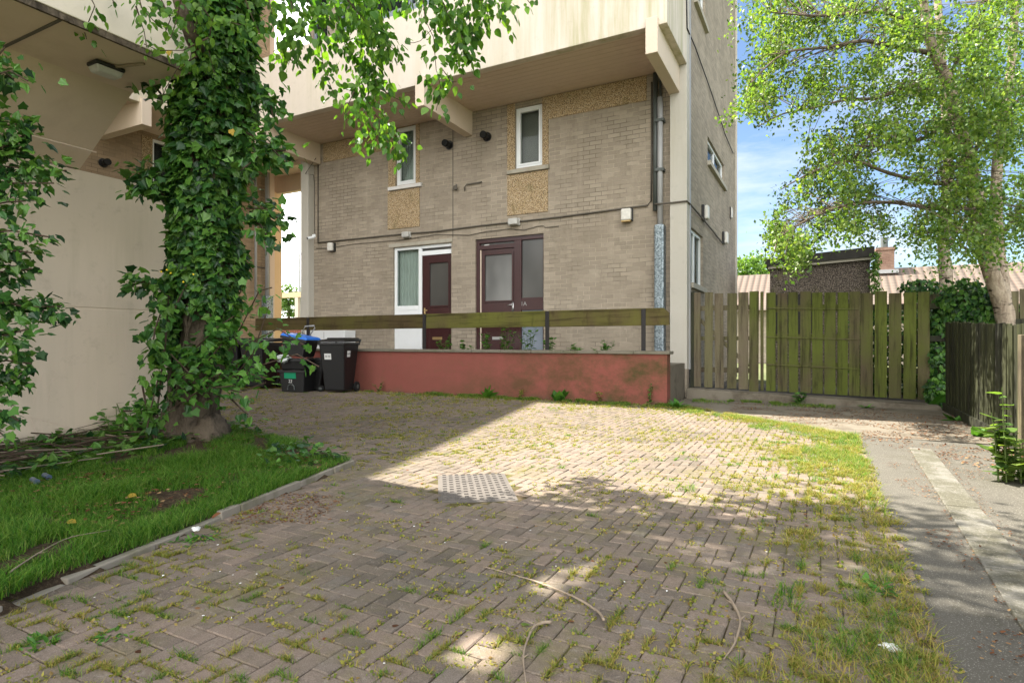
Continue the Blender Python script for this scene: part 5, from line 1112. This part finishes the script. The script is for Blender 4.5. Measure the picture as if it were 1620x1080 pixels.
# bushy weeds between trunk and wall
wp = thing('bed_weeds', 'leafy weeds heaped between the rendered wall and the tree foot', 'weeds', (-5.35, 3.2, .1)); P = []; Dn = []; m_ = MB()
for k in range(46):
    c = W(random.uniform(175, 262), random.uniform(700, 712), random.uniform(5.0, 5.6)); c.z = .1; hh = random.uniform(.12, .34); e_ = c + Vector((random.gauss(0, .08), random.gauss(0, .08), hh)); m_.tube([c, c.lerp(e_, .5), e_], .004, 4)
    for j in range(9): f_ = (j + 1) / 9; P.append(c.lerp(e_, f_) + Vector((random.gauss(0, .03), random.gauss(0, .03), 0))); Dn.append(Vector((random.gauss(0, 1), random.gauss(0, 1), .2)))
m_.build('stems', M['stem'], wp); leaves('leaves', arr(P), arr(Dn), .065, 'ivy', M['ivy_light'], wp, spread=.3)
# twigs heap
tw = thing('twig_heap', 'heap of dead twigs and cut branches against the rendered wall', 'twigs', (-5.3, 2.6, .1)); m_ = MB()
for k in range(170):
    c = Vector((random.uniform(-5.7, -4.95), random.uniform(1.4, 3.2), 0)); c.z = float(isz(np.array([c.x]), np.array([c.y]))[0]) + random.uniform(.0, .10); a = random.gauss(.9, .5); ln = random.uniform(.15, .7); d = Vector((math.cos(a) * .5, math.sin(a), random.gauss(0, .10))) * ln
    m_.tube([c - d / 2, c + Vector((random.gauss(0, .02), random.gauss(0, .02), .01)), c + d / 2], random.uniform(.002, .006), 5)
m_.build('sticks', M['twig'], tw)
m_ = MB()
for k in range(16):
    c = Vector((random.uniform(-5.5, -4.6), random.uniform(1.2, 2.9), 0)); c.z = float(isz(np.array([c.x]), np.array([c.y]))[0]) + .06; a = random.gauss(.9, .6); d = Vector((math.cos(a) * .5, math.sin(a), random.gauss(0, .05))) * random.uniform(.3, .8); m_.tube([c - d / 2, c, c + d / 2], random.uniform(.003, .007), 5)
m_.build('bleached_sticks', M['dry_stick'], tw)
# grass and moss in the joints
def joint_points(n, dens):
    idx = RNG.integers(0, len(BR), n); b = BR[idx]; side = RNG.random(n) < .5; f_ = RNG.random(n)
    x = np.where(side, b[:, 0] + f_ * b[:, 2], b[:, 0] + (RNG.random(n) < .5) * b[:, 2]); y = np.where(side, b[:, 1] + (RNG.random(n) < .5) * b[:, 3], b[:, 1] + f_ * b[:, 3])
    d = dens(x, y); k = RNG.random(n) < d; return x[k], y[k]
def edge_d(x, y):  # distance to the overgrown right hand margin and to the back edge
    r = np.clip((x + 1.3) / 1.6, 0, 1) ** 2.2; bk = np.clip(1 - np.abs((9.3 - .92 * (x + 2.05)) - y) / .9, 0, 1) * (x > -2.4); wl = np.clip(1 - (YW - y) / .9, 0, 1) ** 1.5; return np.maximum(np.maximum(r, bk), wl * .8)
def dens1(x, y):
    nn = vnoise(x, y, 1.3, 2) * .55 + vnoise(x, y, 5, 6) * .45; tt = -x * SA + y * CA; return (.30 + .7 * np.exp(-np.maximum(tt - 2, 0) / 3)) * np.clip((vnoise(x, y, 1.1, 2) * .35 + vnoise(x, y, 5, 6) * .35 + vnoise(x, y, 14, 61) * .3 - .44) * 4, 0, 1) + np.clip(edge_d(x, y) - .1 + (nn - .5) * 1.6, 0, 1)
# fades with distance: far joints need fewer blades
def tuft(x, y, nb, sp, hh, mat, name, label, w=.003, zoff=-.006):
    n = len(x); X = np.repeat(x, nb) + RNG.normal(0, sp, n * nb); Y = np.repeat(y, nb) + RNG.normal(0, sp, n * nb); Hh = np.repeat(hh, nb) if hasattr(hh, '__len__') else hh
    o = blades(name, np.stack([X, Y, np.full(n * nb, zoff)], 1), Hh, mat, w=w, lean=1.6); tag(o, label, 'grass', kind='stuff'); return o
def clumps(n, dens, tlo, thi, nb, sp, hh, w, mat, label):
    idx = RNG.integers(0, len(BR), n); b = BR[idx]; horiz = RNG.random(n) < .5; f_ = RNG.random(n)
    x = np.where(horiz, b[:, 0] + f_ * b[:, 2], b[:, 0]); y = np.where(horiz, b[:, 1], b[:, 1] + f_ * b[:, 3])
    tt = -x * SA + y * CA; k = (RNG.random(n) < dens(x, y)) & (tt >= tlo) & (tt < thi); x, y, horiz = x[k], y[k], horiz[k]; n = len(x)
    cnt = np.maximum(4, (nb * RNG.uniform(.3, 1.6, n))).astype(int); X = np.repeat(x, cnt); Y = np.repeat(y, cnt); Hz = np.repeat(horiz, cnt); N = len(X); e = np.repeat(edge_d(x, y), cnt)
    al = RNG.normal(0, sp, N); ac = RNG.normal(0, sp * .28, N) + RNG.normal(0, sp * .3, N) * e * 2
    X = X + np.where(Hz, al, ac); Y = Y + np.where(Hz, ac, al); hs = np.repeat(RNG.uniform(.6, 1.5, n), cnt) * hh * (1 + .7 * e)
    o = blades('joint_grass', np.stack([X, Y, np.full(N, -.003)], 1), hs, mat, w=w, lean=1.7); tag(o, label, 'grass', kind='stuff')
def dn(base, seed, gain):
    def f(x, y):
        lf_ = np.exp(-((x + 2.55) / .8) ** 2) * np.clip((2.4 - y) / 1.0, 0, 1)
        q = vnoise(x, y, .8, seed) * .35 + vnoise(x, y, 3.1, seed + 4) * .35 + vnoise(x, y, 11, seed + 8) * .3
        return np.clip((q - base + .30 * edge_d(x, y) + .22 * lf_) * gain, 0, 1)
    return f
clumps(26000, dn(.43, 2, 3.0), 1.2, 3.2, 64, .021, .015, .0013, M['grass_dry'], 'yellowing grass matted in the near paving joints')
clumps(20000, dn(.43, 2, 3.0), 3.2, 5.5, 36, .022, .016, .0019, M['grass_dry'], 'yellowing grass matted in the middle paving joints')
clumps(22000, dn(.44, 2, 2.6), 5.5, 14, 14, .022, .018, .0030, M['grass_dry'], 'yellowing grass matted in the far paving joints')
clumps(8000, dn(.58, 41, 3.2), 1.2, 3.4, 64, .022, .019, .0011, M['grass'], 'green grass tufts in the near paving joints')
clumps(8000, dn(.58, 41, 3.2), 3.4, 12, 20, .024, .020, .0024, M['grass'], 'green grass tufts in the far paving joints')
def mossd(x, y):
    tt = -x * SA + y * CA; f = vnoise(x, y, 1.0, 71) * .35 + vnoise(x, y, 4, 76) * .35 + vnoise(x, y, 13, 78) * .3
    return (.18 + .82 * np.exp(-np.maximum(tt - 2, 0) / 3)) * np.clip((f - .43 + edge_d(x, y) * .2) * 5, 0, 1)
x, y = joint_points(34000, mossd); nb = 14; n = len(x)
X = np.repeat(x, nb) + RNG.normal(0, .013, n * nb); Y = np.repeat(y, nb) + RNG.normal(0, .013, n * nb)
o = leaves('joint_moss', np.stack([X, Y, RNG.uniform(-.004, .008, n * nb)], 1), RNG.normal(0, 1, (n * nb, 3)) * [1, 1, .5], .013, 'diamond', M['grass_dry'], spread=.5); tag(o, 'matted moss and clover filling the paving joints', 'moss', kind='stuff')
# overgrown margin beside the path and round the back edge
def margin(n, seed):
    x = RNG.uniform(-2.3, .5, n); y = RNG.uniform(.8, 9.6, n)
    e = edge_d(x, y) + (vnoise(x, y, 2.2, seed) - .5) * 1.0 + (vnoise(x, y, 9, seed + 1) - .5) * .8 - .04; back = 9.42 - .95 * np.clip(x + 2.05, 0, 9)
    lim = .33 + .05 * (vnoise(x, y, 3, 44) - .3); k = (e > .66) & (x < lim) & ((y < back + .12) | (x > .0) & (y < 7.35)); return x[k], y[k]
x, y = margin(170000, 3); o = blades('margin_grass', np.stack([x, y, np.full(len(x), -.004)], 1), .016 + .026 * vnoise(x, y, 2.5, 7), M['grass_dry'], w=.0015, lean=2.2); tag(o, 'yellow green dry grass margin between paving and path', 'grass', kind='stuff')
x, y = margin(150000, 23); k = vnoise(x, y, 1.6, 37) * .6 + vnoise(x, y, 8, 39) * .4 + .14 * (y > 5.0) > .56; x, y = x[k], y[k]; o = blades('margin_grass', np.stack([x, y, np.full(len(x), -.004)], 1), .022 + .035 * vnoise(x, y, 2.5, 9), M['grass'], w=.0015, lean=1.9); tag(o, 'green grass margin between paving and path', 'grass', kind='stuff')
# strip along the wall foot
n = 30000; x = RNG.uniform(-8.5, -2.0, n); y = YW - np.abs(RNG.normal(0, .10, n)); k = vnoise(x, y, 2.0, 17) * .5 + vnoise(x, y, 8, 18) * .5 > .42 + np.where(x < -6.8, .3, 0); x, y = x[k], y[k]
o = blades('wall_foot_grass', np.stack([x, y, np.full(len(x), -.004)], 1), .025 + .05 * vnoise(x, y, 4, 7), M['grass'], w=.002, lean=1.5); tag(o, 'grass growing along the foot of the red wall', 'grass', kind='stuff')
n = 9000; x = RNG.uniform(-1.9, .2, n); y = 10.46 - np.abs(RNG.normal(0, .22, n)); k = vnoise(x, y, 1.9, 7) * .5 + vnoise(x, y, 9, 17) * .5 > .56; x, y = x[k], y[k]
o = blades('gate_foot_grass', np.stack([x, y, np.full(len(x), 0)], 1), .04, M['grass'], w=.002, lean=1.5); tag(o, 'short grass at the foot of the gate kerb', 'grass', kind='stuff')
# litter of fallen leaves
def litter(n, poly, size, mat, name, label, zf=.004, pred=None):
    x, y = dens_scatter(poly, n)
    if pred is not None: k = pred(x, y); x, y = x[k], y[k]
    z = zf(x, y) if callable(zf) else np.full(len(x), zf)
    o = leaves(name, np.stack([x, y, z], 1), RNG.normal(0, 1, (len(x), 3)) * [1, 1, .05], size, 'round', mat, spread=.12); tag(o, label, 'leaf litter', kind='stuff'); return o
litter(9000, [(-1.2, 7.9), (.4, 6.9), (1.6, 5.2), (1.6, 10.3), (-1.2, 10.3)], .020, M['dead_leaf'], 'leaf_litter', 'brown leaf litter drifted on the concrete before the gate', .004, lambda x, y: vnoise(x, y, 1.8, 5) * .6 + vnoise(x, y, 6, 5) * .4 > .50)
litter(7000, [(.45, 1), (1.6, 1), (1.6, 7), (.45, 7)], .011, M['dead_leaf'], 'leaf_litter', 'reddish leaf litter along the channel strip', .006, lambda x, y: (np.abs(x - (.55 + .0285 * y)) < .035) | (np.abs(x - (.745 + .029 * y)) < .035) | ((vnoise(x, y, 3, 5) > .72)) | (x > 1.45))
litter(420, [(-9, 1), (.3, 1), (.3, 7), (-9, 9)], .022, M['dead_leaf'], 'leaf_litter', 'scattered dry leaf scraps on the block paving', .006)
litter(900, [(-7.5, 7.9), (-4, 6.8), (-4.5, 5), (-8.5, 6)], .026, M['dead_leaf'], 'leaf_litter', 'brown leaf litter in the shade in front of the bins', .006, lambda x, y: vnoise(x, y, 1.5, 9) > .55)
litter(3500, [(-5.7, .6), (-3, .6), (-3.3, 3.3), (-5.7, 3.9)], .022, M['dead_leaf'], 'leaf_litter', 'dead leaves lying among the grass of the tree bed', lambda x, y: isz(x, y) + .035, lambda x, y: vnoise(x, y, 1.5, 29) > .55)
litter(1500, [(-3.15, 2.75), (-2.7, 2.85), (-2.45, 2.35), (-2.9, 2.1)], .012, M['dead_leaf'], 'leaf_litter', 'brown leaf scraps beside the bed edging', .006)
x, y = dens_scatter([(-5.5, .6), (-2.9, .6), (-3.3, 3.4), (-5.5, 3.6)], 34)
for i, (px, py, lab) in enumerate(((75, 793, 'yellow fallen leaf on the left of the grass bed'), (108, 832, 'orange fallen leaf near the middle of the grass bed'), (203, 790, 'small yellow fallen leaf deep in the grass bed'), (327, 731, 'orange fallen leaf at the foot of the ivy clad tree'), (336, 825, 'pale curled leaf on the bed edging'))):
    p = onZ(px, py, .08); o = leaves('fallen_leaf', arr([p + Vector((0, 0, .03))]), arr([Vector((1, .3, .1))]), .05, 'round', M['yellow_leaf' if i < 3 else 'dead_leaf'], upb=arr([Vector((-.0, -.5, 1))]), spread=.1, szv=.05); tag(o, lab, 'leaf', 'larger fallen leaves')
o = leaves('fallen_leaf', arr([onZ(824, 985, .012)]), arr([Vector((1, .2, .05))]), .035, 'round', M['birch_leaf'], spread=.05); tag(o, 'small lime green leaf beside the short stick on the paving', 'leaf', 'larger fallen leaves')
x, y = dens_scatter([(-3, 1.2), (.3, 1.2), (.3, 5), (-2.6, 3)], 60)
o = leaves('seed_petals', np.stack([x, y, np.full(len(x), .008)], 1), RNG.normal(0, 1, (len(x), 3)) * [1, 1, .05], .009, 'round', M['petal_white'], spread=.1); tag(o, 'tiny pale petals scattered over the paving', 'petals', kind='stuff')
# sticks lying on the paving
def stick(label, pts, r, mat):
    w_ = [onZ(a, b, c) for a, b, c in pts]; t = MB(); limb(t, w_, r, r * .3, 7, .3, 6); [t.tube([w_[k], w_[k] + Vector((random.gauss(0, .03), random.gauss(0, .03), .008))], [r * .4, r * .15], 5) for k in range(1, len(w_) - 1)]; o = t.build('fallen_stick', mat, smooth=True); tag(o, label, 'stick', 'sticks lying on the paving'); return o
stick('long thin stick lying diagonally across the middle of the paving', [(955, 980, .03), (945, 966, .02), (905, 942, .014), (850, 920, .012), (800, 905, .01), (765, 896, .008)], .0055, M['dry_stick'])
stick('short forked stick pointing at the camera near the bottom edge', [(872, 983, .02), (848, 988, .02), (835, 1010, .014), (828, 1040, .014), (833, 1082, .012)], .006, M['dry_stick'])
stick('curved split stick lying on the right of the paving', [(1145, 935, .012), (1160, 955, .014), (1171, 980, .016), (1163, 1015, .014), (1145, 1042, .01)], .007, M['dry_stick'])
stick('thin pale stick lying along the grass of the tree bed', [(15, 905, .09), (60, 875, .10), (110, 850, .10), (175, 838, .09)], .004, M['dry_stick'])
crumple('litter_scrap', tuple(onZ(1408, 1023, .012)), .022, M['paper'], 'white and blue scrap of litter in the grass margin', 'litter', 5, .35)
crumple('litter_scrap', tuple(onZ(310, 836, .05)), .018, M['paper'], 'pale scrap of litter lying by the bed edging', 'litter', 8, .5)
for px, py, lab in ((55, 760, 'crushed drink can, left one in the tree bed'), (74, 753, 'crushed drink can, right one in the tree bed')):
    p = onZ(px, py, .13); t = MB().tube([p + Vector((-.05, .01, 0)), p + Vector((-.01, 0, .004)), p + Vector((.05, -.01, .0))], [.017, .013, .017], 14); o = t.build('drink_can', M['can']); tag(o, lab, 'can', 'crushed cans in the tree bed')
# ---- weeds as plants
def weed(name, label, p, h, n, spr, mat='weed', kind='long', size=.12, up=.6, grp='weeds', stem=True):
    t = thing(name, label, 'plant', tuple(p), group=grp); P, Dn, m = [], [], MB()
    if stem:
        for k in range(max(1, n // 14)):
            e = p + Vector((random.gauss(0, spr * .5), random.gauss(0, spr * .5), h * random.uniform(.7, 1.1))); m.tube([p, p.lerp(e, .5) + Vector((random.gauss(0, .01), 0, 0)), e], [.006, .004, .002], 5)
            for j in range(14): f_ = .15 + .85 * j / 14; P.append(p.lerp(e, f_)); a = random.uniform(0, 6.28); Dn.append(Vector((math.cos(a), math.sin(a), up * .5)))
        m.build('stem', M['stem'], t)
    else:
        for k in range(n): a = random.uniform(0, 6.28); P.append(p + Vector((random.gauss(0, spr * .2), random.gauss(0, spr * .2), 0))); Dn.append(Vector((math.cos(a), math.sin(a), up * random.uniform(.5, 1.6))))
    leaves('leaves', arr(P), arr(Dn), size, kind, M[mat], t, spread=.18); return t
def atwall(px, Y=YW - .08, z=0): p = onY(px, 600, Y); p.z = z; return p
weed('dock_plant', 'upright dock plant at the foot of the red wall nearest its middle', atwall(771), .3, 16, .08, size=.24, up=1.3, stem=False, grp='weeds along the red wall')
weed('dock_plant', 'leafy dock plant at the foot of the red wall right of the middle', atwall(884), .3, 18, .07, size=.22, up=1.6, stem=False, grp='weeds along the red wall', kind='round')
weed('climbing_weed', 'thin weed climbing the red wall near its right end', atwall(1028), .45, 28, .05, size=.05, kind='round', grp='weeds along the red wall')
weed('wall_weed', 'low broad weed at the right corner of the red wall', atwall(1072, 9.0), .12, 26, .1, size=.17, up=.8, stem=False, grp='weeds along the red wall')
weed('wall_weed', 'small weed by the red wall beside the clear wheelie bin', atwall(600), .2, 28, .12, size=.05, kind='round', grp='weeds along the red wall')
weed('wall_weed', 'small yellowing weed at the red wall between the two dock plants', atwall(822), .22, 28, .1, size=.05, kind='round', mat='grass_dry', grp='weeds along the red wall')
weed('wall_weed', 'small seeded weed under the right part of the red wall', atwall(950), .2, 28, .12, size=.05, kind='round', mat='grass_dry', grp='weeds along the red wall')
for px, h, lab in ((705, .38, 'weed behind the coping in front of the left burgundy door'), (772, .42, 'weed behind the coping left of the wide door frame'), (800, .55, 'tallest weed behind the coping before the wide burgundy door'), (836, .50, 'weed behind the coping before the tall dark side panel'), (868, .35, 'weed behind the coping beside the second steel post'), (735, .28, 'small weed behind the coping between the doors'), (958, .26, 'small weed behind the coping below the plain brickwork'), (910, .2, 'smallest weed behind the coping under the plain brickwork')):
    weed('terrace_weed', lab, atwall(px, YW + .42, ZT), h + .12, 84, .2, size=.075, kind='round', grp='weeds on the terrace')
weed('gate_weed', 'leafy weed at the foot of the gate kerb', atwall(1262, 10.35), .25, 42, .1, size=.08, kind='round', grp='weeds by the gate'); weed('gate_weed', 'small pale weed under the right end of the gate', atwall(1370, 10.3), .12, 14, .1, size=.10, up=.6, stem=False, grp='weeds by the gate')
weed('dock_plant', 'broad leaved dock at the far end of the low dark fence', W(1487, 640, 8.9) * 1, .3, 9, .08, size=.34, up=1.2, stem=False, kind='round', grp='weeds along the dark fence').location.z = 0
q = onZ(1512, 665); weed('fence_weed', 'small round leaved weed at the dark fence foot', q, .1, 12, .08, size=.13, up=.5, stem=False, kind='round', grp='weeds along the dark fence'); q = onZ(1548, 690); weed('fence_weed', 'low weed at the dark fence foot nearer the camera', q, .1, 10, .08, size=.11, up=.5, stem=False, kind='round', grp='weeds along the dark fence')
# tall weed bottom right
q = onZ(1606, 762); q.x -= .02
t = thing('nettle_plant', 'tall bright green weed clump growing by the low fence at right', 'plant', tuple(q), group='weeds along the dark fence'); m_ = MB(); P, Dn = [], []
for k in range(11):
    b_ = q + Vector((random.gauss(0, .07), random.gauss(0, .08), 0)); e_ = b_ + Vector((random.gauss(-.02, .07), random.gauss(0, .1), random.uniform(.25, .5) if k else .68)); m_.tube([b_, b_.lerp(e_, .5), e_], [.006, .005, .002], 5)
    for j in range(16):
        f_ = .1 + .9 * j / 16; a = random.uniform(0, 6.28); P.append(b_.lerp(e_, f_)); Dn.append(Vector((math.cos(a), math.sin(a), .15)))
m_.build('stem', M['stem'], t); leaves('leaves', arr(P), arr(Dn), .088, 'round', M['birch_leaf'], t, spread=.2)
for px, py, s, lab in ((1390, 935, .13, 'dandelion rosette in the right grass margin, nearest the path'), (1235, 700, .08, 'weed rosette in the grass margin near the back of the paving'), (1325, 733, .09, 'dark weed rosette in the upper right grass margin'), (293, 858, .09, 'round leaved seedling at the bed edging'), (322, 850, .08, 'second seedling at the bed edging, beside the first'), (60, 1020, .09, 'clover patch in the bottom left corner'), (165, 1010, .07, 'weed rosette near the bottom left corner'), (1160, 735, .07, 'tiny weed in the sunlit paving'), (1300, 760, .08, 'weed rosette in the lower right grass margin beside sunlit paving')):
    weed('rosette_weed', lab, onZ(px, py, .0), .1, 30, .16, size=s * .45, up=.5, stem=False, kind='long', grp='small weeds in the paving')
# clover flowers bottom left
x, y = dens_scatter([(-2.3, 1.25), (-1.7, 1.25), (-1.9, 1.9), (-2.5, 1.9)], 10)
# yellow flowers by the trunk
m_ = MB()
for a, b in ((264, 427), (270, 432), (255, 430), (290, 446), (306, 434)): blob(m_, W(a, b, 4.7), .008, 1, nu=8, nv=5)
fl = m_.build('flowers', M['petal'], LT)
